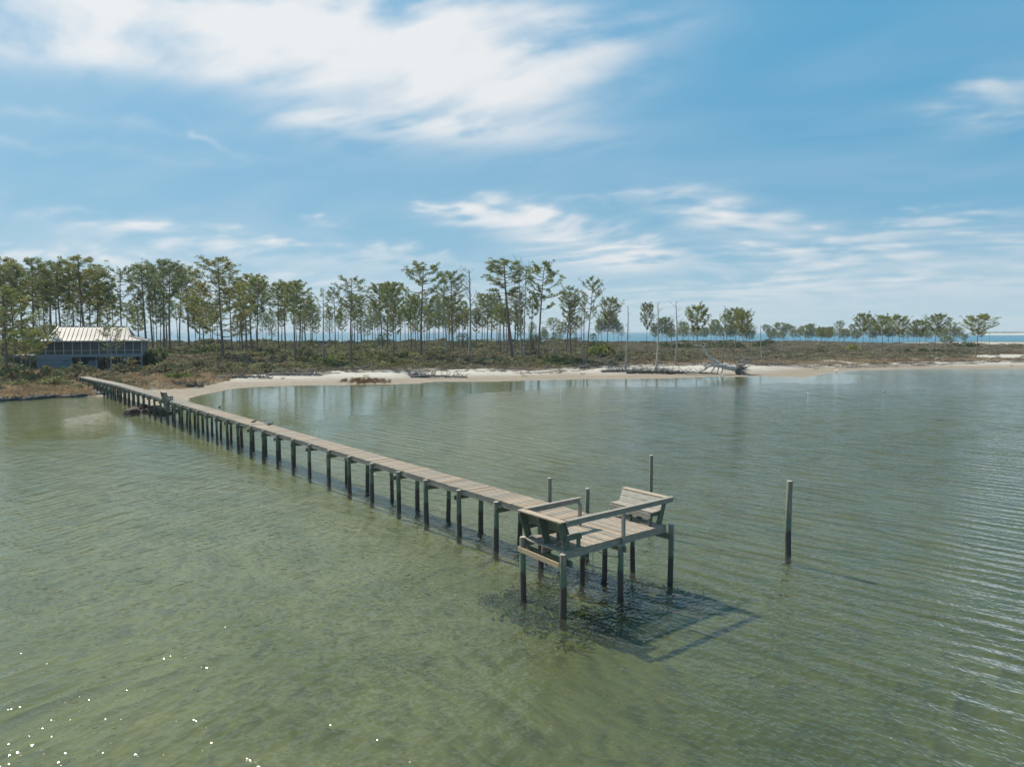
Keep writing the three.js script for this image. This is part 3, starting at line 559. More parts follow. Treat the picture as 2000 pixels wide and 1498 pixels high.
// every pine one can pick out: [x, top, foot in the photograph, form, variant, width, lean]
const PINES = {
  'behind the house': [
    [4, 498, 712, 'broad', 0, 1.0], [31, 512, 714, 'dense', 0, 0.9], [48, 528, 706, 'rounded', 1, 1.1], [66, 502, 709, 'broad', 1, 0.95], [90, 540, 700, 'rounded', 0, 0.9], [97, 560, 696, 'slim', 0, 1.1], [104, 528, 703, 'rounded', 2, 1.05], [113, 556, 696, 'slim', 1, 1.2],
    [124, 507, 711, 'broad', 2, 1.0], [148, 535, 702, 'rounded', 1, 1.0], [156, 565, 694, 'slim', 2, 1.2], [170, 498, 711, 'broad', 0, 1.15], [178, 525, 703, 'dense', 1, 0.85], [191, 522, 703, 'rounded', 2, 1.1], [199, 555, 696, 'slim', 0, 1.2], [214, 552, 699, 'dense', 2, 0.7], [226, 575, 694, 'slim', 1, 1.2], [240, 521, 704, 'open', 0, 0.85], [250, 590, 692, 'slim', 2, 1.2],
    [18, 585, 700, 'dense', 1, 0.9], [79, 588, 696, 'dense', 0, 0.8], [136, 596, 692, 'dense', 2, 0.8],
  ],
  'between the house and the many-limbed pine': [
    [270, 570, 690, 'dense', 1, 0.7], [286, 513, 690, 'rounded', 0, 1.1, -0.06], [298, 515, 688, 'rounded', 2, 1.0], [306, 545, 689, 'dense', 0, 0.6], [320, 505, 688, 'broad', 1, 0.95], [332, 508, 695, 'rounded', 1, 1.1], [313, 600, 680, 'slim', 0, 1.2], [324, 610, 679, 'slim', 1, 1.2], [350, 535, 682, 'slim', 2, 1.0, 0.06], [370, 518, 685, 'broad', 2, 0.9], [383, 575, 684, 'dense', 1, 0.8], [399, 548, 689, 'spread', 1, 0.8], [412, 590, 677, 'dense', 2, 0.9], [425, 585, 676, 'rounded', 0, 1.0],
  ],
  'between the many-limbed pine and the thin-topped pine': [
    [453, 538, 694, 'open', 1, 0.9], [467, 590, 678, 'slim', 2, 1.2], [474, 558, 694, 'slim', 0, 1.2], [482, 575, 701, 'slim', 1, 1.1], [492, 533, 695, 'broad', 0, 1.05], [503, 541, 697, 'broad', 2, 0.85], [513, 598, 677, 'dense', 0, 0.6], [530, 610, 675, 'slim', 2, 1.3], [544, 551, 702, 'broad', 1, 0.9], [549, 600, 676, 'slim', 1, 1.2], [558, 549, 693, 'rounded', 2, 1.0], [577, 545, 714, 'rounded', 0, 1.0], [584, 552, 700, 'open', 0, 0.9], [591, 605, 677, 'slim', 0, 1.3], [597, 580, 677, 'broad', 2, 1.35], [606, 596, 678, 'rounded', 1, 1.1], [618, 612, 674, 'dense', 1, 0.8],
  ],
  'between the thin-topped pine and the tallest pine mid-grove': [
    [644, 607, 674, 'dense', 2, 0.8], [655, 559, 694, 'open', 1, 0.8], [668, 600, 677, 'dense', 0, 0.8], [692, 575, 678, 'rounded', 2, 1.0], [698, 602, 676, 'slim', 1, 1.3], [706, 576, 677, 'rounded', 0, 1.0], [711, 606, 675, 'slim', 2, 1.2], [727, 584, 675, 'dense', 1, 0.8], [733, 588, 676, 'dense', 2, 0.75], [739, 612, 674, 'slim', 0, 1.2], [747, 551, 690, 'rounded', 1, 1.1], [757, 549, 686, 'broad', 0, 0.8], [770, 549, 706, 'broad', 1, 0.8], [774, 580, 694, 'dense', 0, 0.7], [781, 600, 674, 'slim', 1, 1.3], [797, 595, 675, 'rounded', 2, 1.0], [803, 577, 694, 'rounded', 0, 1.0], [812, 572, 692, 'dense', 2, 0.65],
  ],
  'between the tallest pine mid-grove and the bare forked pine': [
    [817, 600, 675, 'slim', 2, 1.3], [829, 596, 681, 'dense', 1, 0.7], [833, 580, 676, 'rounded', 1, 1.0], [838, 602, 675, 'slim', 0, 1.3], [850, 573, 676, 'dense', 2, 0.75], [856, 590, 675, 'rounded', 2, 1.0], [865, 577, 675, 'dense', 0, 0.75], [877, 575, 680, 'rounded', 0, 1.1, 0.03], [882, 590, 690, 'dense', 1, 0.65], [886, 527, 697, 'broad', 2, 0.9], [895, 597, 677, 'rounded', 1, 1.1], [904, 586, 676, 'dense', 2, 0.8], [913, 602, 688, 'slim', 1, 1.3],
  ],
  'between the bare forked pine and the bare twin pine': [
    [930, 600, 679, 'dense', 0, 0.7], [941, 570, 679, 'dense', 1, 0.8], [951, 572, 677, 'rounded', 2, 1.0], [959, 578, 676, 'rounded', 0, 1.0], [970, 569, 678, 'dense', 2, 0.75], [977, 592, 698, 'slim', 2, 1.2], [985, 600, 690, 'slim', 0, 1.2], [990, 606, 698, 'slim', 1, 1.2], [1005, 567, 690, 'rounded', 1, 1.1], [1011, 585, 684, 'dense', 0, 0.6], [1016, 616, 678, 'dense', 2, 0.8],
  ],
  'between the bare twin pine and the slanting pine': [
    [1037, 577, 688, 'rounded', 2, 0.9], [1064, 645, 675, 'young', 0, 0.7], [1083, 619, 679, 'broad', 0, 1.2], [1093, 640, 676, 'dense', 1, 0.8], [1114, 567, 701, 'slim', 0, 1.2], [1112, 610, 678, 'dense', 2, 0.75], [1125, 583, 701, 'open', 1, 0.7, -0.03], [1126, 618, 678, 'rounded', 0, 1.3], [1141, 576, 716, 'thin', 1, 0.9],
    [1187, 608, 668, 'young', 1, 0.85], [1175, 622, 668, 'young', 0, 0.75], [1168, 633, 668, 'broad', 2, 1.3], [1199, 622, 668, 'young', 2, 0.75], [1208, 630, 668, 'broad', 1, 1.3], [1214, 637, 668, 'dense', 0, 1.0],
  ],
  'between the white snag and the root-plate driftwood': [
    [1278, 631, 670, 'umbrella', 0, 0.75], [1293, 622, 669, 'young', 1, 0.6], [1302, 619, 669, 'young', 2, 0.75], [1311, 630, 669, 'dense', 1, 1.0], [1335, 628, 669, 'young', 0, 0.7], [1345, 640, 668, 'dense', 2, 1.0], [1355, 634, 668, 'dense', 0, 0.9], [1378, 640, 669, 'young', 1, 0.6], [1389, 632, 669, 'dense', 1, 0.9], [1397, 624, 670, 'young', 2, 0.62], [1408, 634, 669, 'dense', 2, 1.0],
  ],
  'round the broad double-crowned pine': [
    [1420, 612, 671, 'umbrella', 1, 0.75], [1428, 632, 669, 'young', 0, 0.7], [1444, 628, 670, 'dense', 1, 0.9], [1451, 607, 696, 'umbrella', 2, 0.7], [1458, 630, 671, 'dense', 0, 0.9], [1464, 644, 686, 'broad', 1, 1.2], [1471, 645, 671, 'dense', 2, 0.9],
  ],
  'in the far row right of the white pole': [
    [1497, 636, 668, 'umbrella', 0, 0.75], [1508, 645, 668, 'young', 1, 0.75], [1522, 632, 668, 'young', 2, 0.8], [1531, 640, 668, 'dense', 0, 1.0], [1539, 635, 668, 'umbrella', 1, 0.6], [1549, 638, 668, 'umbrella', 2, 0.6], [1563, 641, 668, 'broad', 0, 1.2], [1574, 637, 669, 'young', 0, 0.8], [1584, 634, 669, 'umbrella', 0, 0.7], [1594, 643, 668, 'young', 1, 0.75], [1603, 638, 680, 'umbrella', 1, 0.62], [1613, 641, 668, 'young', 2, 0.8], [1620, 638, 682, 'umbrella', 2, 0.55], [1630, 643, 668, 'dense', 1, 1.1], [1639, 628, 669, 'broad', 1, 1.15], [1650, 644, 668, 'young', 0, 0.75], [1665, 635, 668, 'umbrella', 0, 0.65], [1675, 644, 668, 'young', 1, 0.7],
  ],
  'in the right-hand row before the last pine': [
    [1700, 630, 668, 'young', 2, 0.8], [1712, 642, 668, 'young', 0, 0.85], [1724, 616, 692, 'umbrella', 1, 0.8], [1735, 643, 668, 'dense', 0, 1.2], [1744, 640, 668, 'young', 1, 0.8], [1757, 615, 695, 'umbrella', 2, 0.75], [1775, 640, 668, 'umbrella', 0, 0.8], [1786, 643, 668, 'young', 2, 0.85], [1797, 625, 689, 'umbrella', 0, 0.85], [1811, 643, 668, 'young', 0, 0.85], [1836, 641, 668, 'young', 1, 0.85], [1847, 644, 668, 'dense', 2, 1.2], [1857, 631, 669, 'umbrella', 1, 0.95], [1868, 640, 668, 'young', 2, 0.75], [1850, 656, 682, 'young', 0, 0.9], [1884, 652, 680, 'umbrella', 2, 0.9], [1917, 645, 673, 'umbrella', 0, 0.85],
  ],
};
const extra = rng(404), spans = [['between the house and the many-limbed pine', 262, 428, 7, 566], ['between the many-limbed pine and the thin-topped pine', 446, 624, 9, 588], ['between the thin-topped pine and the tallest pine mid-grove', 640, 815, 10, 592], ['between the tallest pine mid-grove and the bare forked pine', 826, 912, 7, 590], ['between the bare forked pine and the bare twin pine', 924, 1015, 7, 592], ['between the white snag and the root-plate driftwood', 1268, 1408, 7, 634], ['round the broad double-crowned pine', 1414, 1474, 4, 634], ['in the far row right of the white pole', 1494, 1680, 8, 642], ['in the right-hand row before the last pine', 1694, 1880, 7, 642], ['between the bare twin pine and the slanting pine', 1028, 1130, 5, 618]];
for (const [where, x0, x1, n, top] of spans) for (let i = 0; i < n; i++) PINES[where].push([Math.round(lerp(x0, x1, (i + 0.2 + 0.6 * extra()) / n)), top + Math.round((x0 > 1200 ? 8 : 34) * extra()), (x0 > 1200 ? 668 : 674) + Math.round((x0 > 1200 ? 2 : 6) * extra()), x0 > 1200 ? 'young' : ['dense', 'rounded', 'slim', 'broad'][Math.floor(extra() * 4)], Math.floor(extra() * 3), (x0 > 1200 ? 0.7 : 0.85) + 0.35 * extra()]);
const ORD = ['first', 'second', 'third', 'fourth', 'fifth', 'sixth', 'seventh', 'eighth', 'ninth', 'tenth', 'eleventh', 'twelfth', 'thirteenth', 'fourteenth', 'fifteenth', 'sixteenth', 'seventeenth', 'eighteenth', 'nineteenth', 'twentieth', 'twenty-first', 'twenty-second', 'twenty-third', 'twenty-fourth', 'twenty-fifth', 'twenty-sixth', 'twenty-seventh', 'twenty-eighth', 'twenty-ninth', 'thirtieth', 'thirty-first', 'thirty-second', 'thirty-third'];
const LOOK = { rounded: 'round-topped', broad: 'broad-crowned', dense: 'bushy', open: 'open-limbed', slim: 'slender', umbrella: 'umbrella-shaped', spread: 'many-branched low', thin: 'sparse', young: 'dense dark' };
for (const [where, list] of Object.entries(PINES)) list.slice().sort((a, b) => a[0] - b[0]).forEach(([x, t, f, form, v, wide, lean], i) =>
  tree(x, x > 1480 && f < 672 ? t - 2 : t, f, form, v, `${LOOK[form]} pine, ${ORD[i]} from left ${where}`, 'pines ' + where, { wide: wide * (x > 1480 && form === 'young' ? 1.3 : 1), lean }));
// pines with a look of their own
tree(12, 556, 739, 'spread', 0, 'big leafy pine at the left edge of the picture in front of the house', null, { wide: 1.35 });
tree(50, 640, 730, 'young', 0, 'low bushy young pine beside the left end of the house deck', null, { wide: 1.0 });
tree(97, 633, 722, 'umbrella', 1, 'small pine whose crown covers the left corner of the house roof', null, { wide: 0.62 });
tree(216, 634, 739, 'open', 2, 'small thin pine standing in front of the house screens beside the walkway', null, { wide: 1.15, bark: greyBark });
tree(436, 501, 707, 'spread', 2, 'tall many-limbed pine with a thick forking trunk right of the house', null, { wide: 1.25 });
tree(632, 561, 709, 'thin', 0, 'thin-topped nearly leafless pine with one low green branch', null, { wide: 1.1, bark: greyBark });
tree(686, 540, 719, 'open', 0, 'tall open pine standing alone close to the sand, left of the sprawled dark driftwood', null, { wide: 1.15 });
tree(823, 511, 706, 'open', 2, 'tallest wide open pine in the middle of the grove', null, { wide: 1.15 });
tree(1001, 502, 707, 'slim', 0, 'very tall pine with its crown leaning left, just left of the bare twin pine', null, { wide: 1.7, lean: -0.045 });
tree(1050, 509, 709, 'open', 1, 'very tall slanting pine with long limbs reaching right', null, { wide: 1.05, lean: 0.085 });
tree(1105, 559, 699, 'open', 0, 'pine leaning right among the slender ones left of the sandy gap', null, { wide: 0.95, lean: 0.06 });
tree(1145, 539, 713, 'open', 2, 'tall pine with a small flag-like crown blown to the right', null, { wide: 0.75, lean: 0.045 });
tree(1183, 580, 693, 'umbrella', 0, 'leaning pine with a flat crown above the yellow-green bush', null, { wide: 0.62, lean: 0.10 });
tree(1263, 592, 700, 'umbrella', 2, 'thin umbrella pine with upturned limbs left of the white snag', null, { wide: 0.42 });
tree(1361, 596, 704, 'umbrella', 1, 'flat-crowned pine standing alone right of the pair of snags', null, { wide: 0.68 });
tree(1437, 601, 685, 'umbrella', 0, 'broad pine with a wide double crown behind the root plate', null, { wide: 0.95 });
tree(1686, 612, 687, 'umbrella', 1, 'first tall umbrella pine on the flat to the right, left of the sandy spit', null, { wide: 0.72 });
tree(1825, 613, 687, 'umbrella', 0, 'wide umbrella pine with a leaning trunk, next to last on the right', null, { wide: 0.95, lean: 0.07 });
tree(1907, 614, 698, 'umbrella', 2, 'last big umbrella pine on the right before the white sand spit', null, { wide: 1.05 });
// dead trees
tree(917, 526, 704, 'bare', 0, 'tall bare dead pine with forked upper limbs', null, { wide: 1.1, bark: greyBark });
tree(1019, 512, 703, 'bare', 1, 'left trunk of the tall leafless twin pine', null, { wide: 0.6, bark: greyBark });
tree(1024, 517, 702, 'bare', 2, 'right trunk of the tall leafless twin pine', null, { wide: 0.6, bark: greyBark });
tree(1222, 596, 721, 'pole', 0, 'straight dead pole standing in the scrub edge above the branch pile', null, { wide: 1.1, bark: greyBark });
tree(1281, 590, 722, 'forked', 0, 'thick white snag leaning slightly right on the sand', null, { wide: 1.2, lean: 0.06 });
tree(1320, 588, 709, 'forked', 1, 'grey snag with crooked side branches right of the white one', null, { wide: 1.2, bark: greyBark });
tree(1410, 652, 712, 'forked', 2, 'dark forked stump tree rising behind the uprooted driftwood', null, { wide: 2.2, bark: bark });
tree(1489, 634, 703, 'pole', 1, 'thin pale dead pole at the left end of the far tree row', null, { wide: 1.4 });
tree(1528, 655, 689, 'pole', 2, 'short white dead pole in the heath in front of the far row', null, { wide: 2.0 });
tree(1137, 604, 703, 'bare', 0, 'short leafless dead pine beside the flag-crowned one', null, { wide: 0.8, bark: greyBark });
tree(1057, 609, 674, 'pole', 1, 'dark dead pole just right of the slanting pine', null, { wide: 1.4, bark });
tree(1035, 617, 681, 'pole', 2, 'dead pole just left of the slanting pine', null, { wide: 1.4, bark });
tree(1149, 635, 672, 'pole', 0, 'far thin dead pole behind the flag-crowned pine', null, { wide: 1.3, bark: greyBark });
tree(1077, 655, 702, 'pole', 1, 'stubby pale dead trunk in the scrub right of the slanting pine', null, { wide: 2.6 });
tree(872, 577, 704, 'forked', 1, 'grey half-dead trunk in the grove left of the bare forked pine', null, { wide: 0.9, bark: greyBark });
tree(1018, 720, 731, 'pole', 2, 'short splintered stump on the open beach', null, { wide: 6 });
tree(1934, 648, 677, 'pole', 0, 'thin dead pole on the sand spit at the far right', null, { wide: 1.2, bark: greyBark });
tree(1437, 672, 690, 'pole', 1, 'low broken pole in the heath behind the root plate', null, { wide: 2.2, bark: greyBark });

// cabbage palms: fans on a short trunk
function makePalm(seed) {
  const R = rng(seed), L = new Limbs(), B = new Blades(); L.add([V(0, -0.5, 0), V(0.05, 1.5, 0), V(0, 3.2, 0.05)], 0.26, 0.22, 8);
  for (let i = 0; i < 34; i++) {
    const w = i * 2.4 + R(), el = lerp(-0.7, 1.25, i / 34), l = 1.3 + 0.5 * R(), d = V(Math.cos(w) * Math.cos(el), Math.sin(el), Math.sin(w) * Math.cos(el)), c = V(0, 3.2, 0).addScaledVector(d, l);
    L.add([V(0, 3.15, 0), c], 0.025, 0.012, 3);
    for (let k = 0; k < 15; k++) { const q = (k / 14 - 0.5) * 2.6, side = V(-Math.sin(w), 0, Math.cos(w)), f = d.clone().multiplyScalar(Math.cos(q)).addScaledVector(side, Math.sin(q)); f.y -= 0.25 + 0.2 * Math.abs(q); f.normalize(); B.blade(c.x, c.y, c.z, f.x, f.y, f.z, 0.75 + 0.25 * R(), 0.10, R, [0.055 + 0.02 * R(), 0.085 + 0.025 * R(), 0.028]); }
  }
  return { trunk: L.build(), fronds: B.build() };
}
const palm = makePalm(3);
for (const [px, top, foot, label] of [[612, 662, 691, 'round cabbage palm alone in the scrub gap below the flat-topped pines'], [749, 651, 684, 'dark cabbage palm between the close trunks mid-grove'], [903, 649, 684, 'cabbage palm with drooping fans left of the bare forked pine'], [1042, 652, 688, 'dark cabbage palm at the foot of the slanting pine'], [1159, 651, 670, 'small cabbage palm silhouetted against the sea right of the flag-crowned pine']]) {
  const p = stand(px, foot), g = groundHeight(p.x, p.z), s = (heightAt(px, top, p) - g) / 5.2, o = thing('palm', label, 'palm', 'cabbage palms', p.x, g, p.z, px);
  part('trunk', palm.trunk, bark, o).scale.setScalar(s); part('crown', palm.fronds, leafMat, o).scale.setScalar(s);
}

// shrubs
function makeShrub(seed, n, tufts, blade, wid, flat = 0.7) {
  const R = rng(seed), L = new Limbs(), B = new Blades();
  for (let i = 0; i < n; i++) {
    const w = R() * 6.283, r = Math.sqrt(R()) * 0.92, h = (0.3 + 0.7 * R()) * Math.sqrt(1 - r * r * 0.8) * flat, p = V(Math.cos(w) * r, h, Math.sin(w) * r);
    if (i % 4 === 0) L.add([V(p.x * 0.2, 0, p.z * 0.2), V(p.x * 0.6, h * 0.5, p.z * 0.6), p], 0.03, 0.008, 3);
    const k = 0.75 + 0.5 * R(); B.tuft(p, blade, tufts, R, [k, k * (0.95 + 0.1 * R()), k], 0.5, wid);
  }
  return { stems: L.build(), leaves: B.build() };
}
const shrubKinds = [makeShrub(1, 34, 7, 0.26, 0.16), makeShrub(2, 40, 7, 0.24, 0.14), makeShrub(4, 30, 8, 0.30, 0.15, 0.85)];
const bushGreens = { dark: [0.075, 0.10, 0.036], green: [0.13, 0.165, 0.05], yellow: [0.23, 0.25, 0.05], olive: [0.17, 0.17, 0.08] };
const bushMats = Object.fromEntries(Object.entries(bushGreens).map(([k, c]) => [k, new THREE.MeshPhysicalMaterial({ color: lin(...c), vertexColors: true, roughness: 0.95, specularIntensity: 0.3, transmission: 0.4, thickness: 0, side: THREE.DoubleSide })]));
for (const [px, top, foot, wide, tone, label] of [
  [300, 679, 720, 56, 'dark', 'large dark glossy bush at the right corner of the house'], [283, 688, 719, 34, 'green', 'bright green bush against the right posts of the house'], [352, 684, 700, 44, 'green', 'wide green bush left of the many-limbed pine'], [412, 674, 702, 40, 'dark', 'tall dark bush just left of the many-limbed pine trunk'], [440, 712, 728, 70, 'olive', 'low olive bush below the many-limbed pine, near the sand'],
  [346, 722, 741, 50, 'green', 'low green bush in the brown grass right of the walkway'], [688, 683, 701, 30, 'dark', 'dark bush behind the lone tall pine by the sand'], [787, 680, 706, 26, 'dark', 'dark upright bush at the foot of the close trunks mid-grove'], [846, 684, 702, 24, 'dark', 'dark bush right of the tallest mid-grove pine'], [560, 690, 712, 60, 'olive', 'grey-green bush between the two front trunks left of the thin-topped pine'], [600, 694, 716, 44, 'dark', 'dark green bush left of the thin-topped pine foot'], [650, 693, 716, 60, 'green', 'green bush right of the thin-topped pine foot'],
  [1160, 672, 703, 42, 'yellow', 'yellow-green bush below the leaning flat-crowned pine'], [1182, 668, 698, 34, 'yellow', 'taller yellow-green bush behind the leaning flat-crowned pine'], [1166, 663, 684, 52, 'dark', 'dark thicket bush behind the yellow-green one'], [1312, 666, 682, 50, 'dark', 'long dark thicket bush behind the grey snag'], [1356, 667, 682, 60, 'dark', 'long dark thicket bush behind the lone flat-crowned pine'], [1420, 667, 682, 70, 'dark', 'wide dark thicket bush behind the uprooted driftwood'], [1482, 664, 680, 40, 'dark', 'dark round thicket bush at the left end of the far tree row'], [1500, 661, 674, 26, 'dark', 'tall dark bush under the first far-row pines'],
  [1603, 672, 692, 30, 'olive', 'small olive bush in the heath below the far row'], [1667, 668, 686, 26, 'yellow', 'round bright bush alone in the heath left of the first tall umbrella pine'], [1773, 678, 690, 22, 'dark', 'dark low bush left of the leaning umbrella pine'], [1806, 678, 690, 22, 'dark', 'dark low bush at the foot of the leaning umbrella pine'], [1832, 678, 690, 22, 'dark', 'dark low bush right of the leaning umbrella pine'], [1884, 668, 680, 50, 'dark', 'dark brush clump before the far sand strip'],
  [30, 706, 742, 60, 'olive', 'grey leafy bush at the foot of the left edge pine'], [150, 707, 731, 44, 'olive', 'olive bush in front of the house wall'], [112, 716, 733, 40, 'green', 'green bush in front of the left half of the house'], [232, 714, 730, 34, 'olive', 'grey-green bush before the open house posts'], [88, 708, 736, 36, 'olive', 'tall grey bush at the left corner of the house'], [178, 712, 731, 36, 'olive', 'olive bush at the shore end of the walkway'],
]) {
  const p = stand(px, foot), g = groundHeight(p.x, p.z), d = -p.z / FOCAL, s = shrubKinds[(px + wide) % 3], o = thing('shrub', label, 'shrub', 'bushes that stand out of the scrub', p.x, g - 0.05, p.z, px);
  const h = Math.max(0.5, (heightAt(px, top, p) - g) / 0.95), w = wide * d / 1.9;
  part('stems', s.stems, bark, o).scale.set(w, h, w); part('foliage', s.leaves, bushMats[tone], o).scale.set(w, h, w);
}

// scrub that nobody could count, one mass for each kind of growth
function makeGrass(seed, n, h, wid) { const R = rng(seed), B = new Blades(); for (let i = 0; i < n; i++) { const w = R() * 6.283, r = 0.4 * Math.sqrt(R()), t = 0.1 + 0.5 * R(), k = 0.75 + 0.5 * R(); const d = V(Math.cos(w) * t, 1, Math.sin(w) * t).normalize(); B.blade(Math.cos(w + 1) * r, -0.03, Math.sin(w + 1) * r, d.x, d.y, d.z, h * (0.6 + 0.6 * R()), wid, R, [k, k, k]); } return B.build(); }
{
  const HOUSE = stand(178, 723), R = rng(2024), scrub = [[], [], []], grass = [[], []], M = new THREE.Matrix4(), Q = new THREE.Quaternion(), up = V(0, 1, 0);
  const put = (list, p, sx, sy, c) => list.push([M.clone().compose(p, Q.clone().setFromAxisAngle(up, R() * 6.283), V(sx, sy, sx)), c]);
  const mixc = (a, b, t) => a.map((v, i) => lerp(v, b[i], t));
  for (let n = 0; n < 50000; n++) {
    const z = -84 - 380 * Math.pow(R(), 1.25), x = (R() * 2 - 1) * (-z) * 0.80, q = landInfo(x, z);
    if (!q.inside || q.h < (x < -44 ? 0.06 : 0.12)) continue;
    const back = vegZ(x) - z, patch = perlin.noise(x * 0.045, 2.2, z * 0.045), fine = perlin.noise(x * 0.15, 6.2, z * 0.15);
    if (q.sandy > 0.5) { if (R() > 0.035 * (q.h > 0.4 ? 1 : 0.2)) continue; }
    const p = V(x, q.h - 0.03, z); let yard = false;
    { const rx = x - HOUSE.x, rz = z - HOUSE.z, lx = rx * Math.cos(0.4) - rz * Math.sin(0.4), lz = rx * Math.sin(0.4) + rz * Math.cos(0.4); if (lz < 0.8 && lz > -11 && lx > -13 && lx < 10) continue; yard = lz < 9 && lz > -2 && lx > -11 && lx < 11; }   // the house stands here
    { const rx = x - PO.x, rz = z - PO.z, a = rx * PV.x + rz * PV.z, b = rx * PU.x + rz * PU.z; if (b < 111 && a > 2.0 && a < 4.1) continue; }
    const bank = x < -36 && z > -127, right = smooth(25, 60, x), dry = smooth(9, 0, back) + 0.5 * right + 0.6 * fine;
    if (yard || (bank && R() < 0.955 + 0.2 * fine) || (back < 15 * right && right > 0.4 && R() < 0.9) || (q.sandy > 0.3 && R() < 0.7) || R() < 0.14 + 0.34 * smooth(0.05, 0.4, perlin.noise(x * 0.07, 31, z * 0.09)) + 0.25 * right * smooth(0.1, 0.4, patch)) {
      const tan = mixc([0.38, 0.26, 0.135], [0.46, 0.37, 0.25], R()), c = mixc(tan, [0.22, 0.145, 0.08], clamp(0.35 + fine + 0.3 * patch));
      const s = (bank ? 0.75 : 0.9) * (0.7 + 0.7 * R()); put(grass[R() < 0.5 ? 0 : 1], p, s * 1.25, s * (bank ? 0.75 : 0.62), c); continue;
    }
    const rear = smooth(60, 22, q.dg) * smooth(-20, -40, x - 200), green = clamp(0.50 + 0.9 * patch + 0.5 * fine - 0.55 * dry);
    const shade = 0.62 + 0.75 * R() * R() + 0.2 * R(); let c = mixc([0.27, 0.225, 0.155], [0.195, 0.205, 0.08], green); c = mixc(c, [0.33, 0.30, 0.25], clamp(dry * 0.8) * R()); c = mixc(c, [0.10, 0.12, 0.05], rear * 0.8 * R());
    const clump = smooth(0.05, 0.45, perlin.noise(x * 0.11, 14, z * 0.11) + 0.3 * fine), low = smooth(0, 14, back) * 0.45 + 0.4, s = (0.7 + 0.9 * R()) * (low + 0.25 * green) * (1 + 0.35 * rear) * (1 + 0.75 * clump * (1 - 0.5 * right)); c = mixc(c, [0.115, 0.145, 0.055], 0.7 * clump * R() * (1 - 0.6 * right));
    put(scrub[Math.floor(R() * 3)], p, s * 1.35, s * (0.85 + 0.5 * R()) * (1 - 0.28 * right), c.map((v) => v * shade));
  }
  const leafTint = new THREE.MeshPhysicalMaterial({ color: 0xffffff, vertexColors: true, roughness: 0.95, transmission: 0.4, thickness: 0, side: THREE.DoubleSide, specularIntensity: 0.2 });
  const mass = (name, geometry, list, label) => {
    const m = new THREE.InstancedMesh(geometry, leafTint, list.length), c = new THREE.Color(); m.name = name; m.castShadow = m.receiveShadow = true;
    list.forEach(([mx, t], i) => { m.setMatrixAt(i, mx); m.setColorAt(i, c.setRGB(...t)); }); m.userData.kind = 'stuff'; m.userData.label = label; m.userData.category = 'vegetation'; scene.add(m);
  };
  scrub.forEach((l, i) => mass(['undergrowth', 'undergrowth_001', 'undergrowth_002'][i], makeShrub(21 + i, 26, 6, 0.26, 0.15).leaves, l, ['olive and grey-brown coastal scrub under the pines', 'low twiggy brush mixed through the coastal scrub', 'rounded tufts of heath mixed through the coastal scrub'][i]));
  grass.forEach((l, i) => mass(['grass', 'grass_001'][i], makeGrass(31 + i, 34, 0.8, 0.055), l, ['tan dry marsh grass along the banks', 'brown dry marsh grass in clumps behind the beach'][i]));
  // brown reeds in a wet patch on the beach, and wrack
  const reeds = []; for (let i = 0; i < 330; i++) { const w = R() * 6.283, r = Math.pow(R(), 0.6) * 1.15; if (perlin.noise(Math.cos(w) * r * 6, 4, Math.sin(w) * r * 2.5) < 0.02 - 0.25 * (1 - r)) continue; const p = at(712 + Math.cos(w) * r * 46, 745.5 + Math.sin(w) * r * 3.6, 0.15); p.y = groundHeight(p.x, p.z); put(reeds, p, 0.5 + 0.3 * R(), 0.45 + 0.3 * R(), mixc([0.20, 0.125, 0.06], [0.12, 0.08, 0.04], R())); }
  mass('reeds', makeGrass(40, 20, 0.8, 0.05), reeds, 'brown reed patch on the wet sand by the water');
  // twigs and wrack strewn on the upper beach
  const sticks = []; for (let i = 0; i < 5200; i++) { const x = -40 + 200 * R(), back = vegZ(x) - 9 * Math.pow(R(), 1.6) * -1, z = back + 1.5 * perlin.noise(x * 0.2, 3, 8), q = landInfo(x, z); if (!q.inside || q.h < 0.1 || perlin.noise(x * 0.22, 9, z * 0.9) < 0.05) continue; put(sticks, V(x, q.h + 0.02, z), 0.5 + 1.3 * R() * R(), 0.6 + 0.8 * R(), mixc([0.10, 0.08, 0.06], [0.30, 0.26, 0.21], R())); }
  { const T = new Limbs(), S = rng(8); for (let i = 0; i < 4; i++) { const w = S() * 6.3, l = 0.5 + 0.7 * S(), x = (S() - 0.5) * 0.6, zz = (S() - 0.5) * 0.5; T.add([V(x, 0.02, zz), V(x + Math.cos(w) * l * 0.5, 0.08 * S(), zz + Math.sin(w) * l * 0.4), V(x + Math.cos(w + 0.4) * l, 0.25 * S(), zz + Math.sin(w + 0.4) * l)], 0.035, 0.012, 4); }
    const g = T.build(); g.setAttribute('color', new THREE.Float32BufferAttribute(new Float32Array(g.attributes.position.count * 3).fill(1), 3)); mass('debris', g, sticks, 'dead twigs and wrack strewn along the upper beach'); }
  // weed on the bottom round the pier head
  const weeds = []; for (let i = 0; i < 330; i++) { const a = -0.6 + 5.2 * R(), b = -1.2 + 4.4 * R(), p = pier(a, b, 0); if (perlin.noise(p.x * 0.8, 3, p.z * 0.8) < -0.05) continue; p.y = groundHeight(p.x, p.z); put(weeds, p, 0.6 + 0.6 * R(), 0.16 + 0.12 * R(), mixc([0.16, 0.24, 0.03], [0.16, 0.11, 0.035], smooth(0.2, 0.8, R()))); }
  mass('seaweed', makeGrass(41, 26, 0.75, 0.08), weeds, 'green and brown seaweed on the bottom round the platform piles');
}

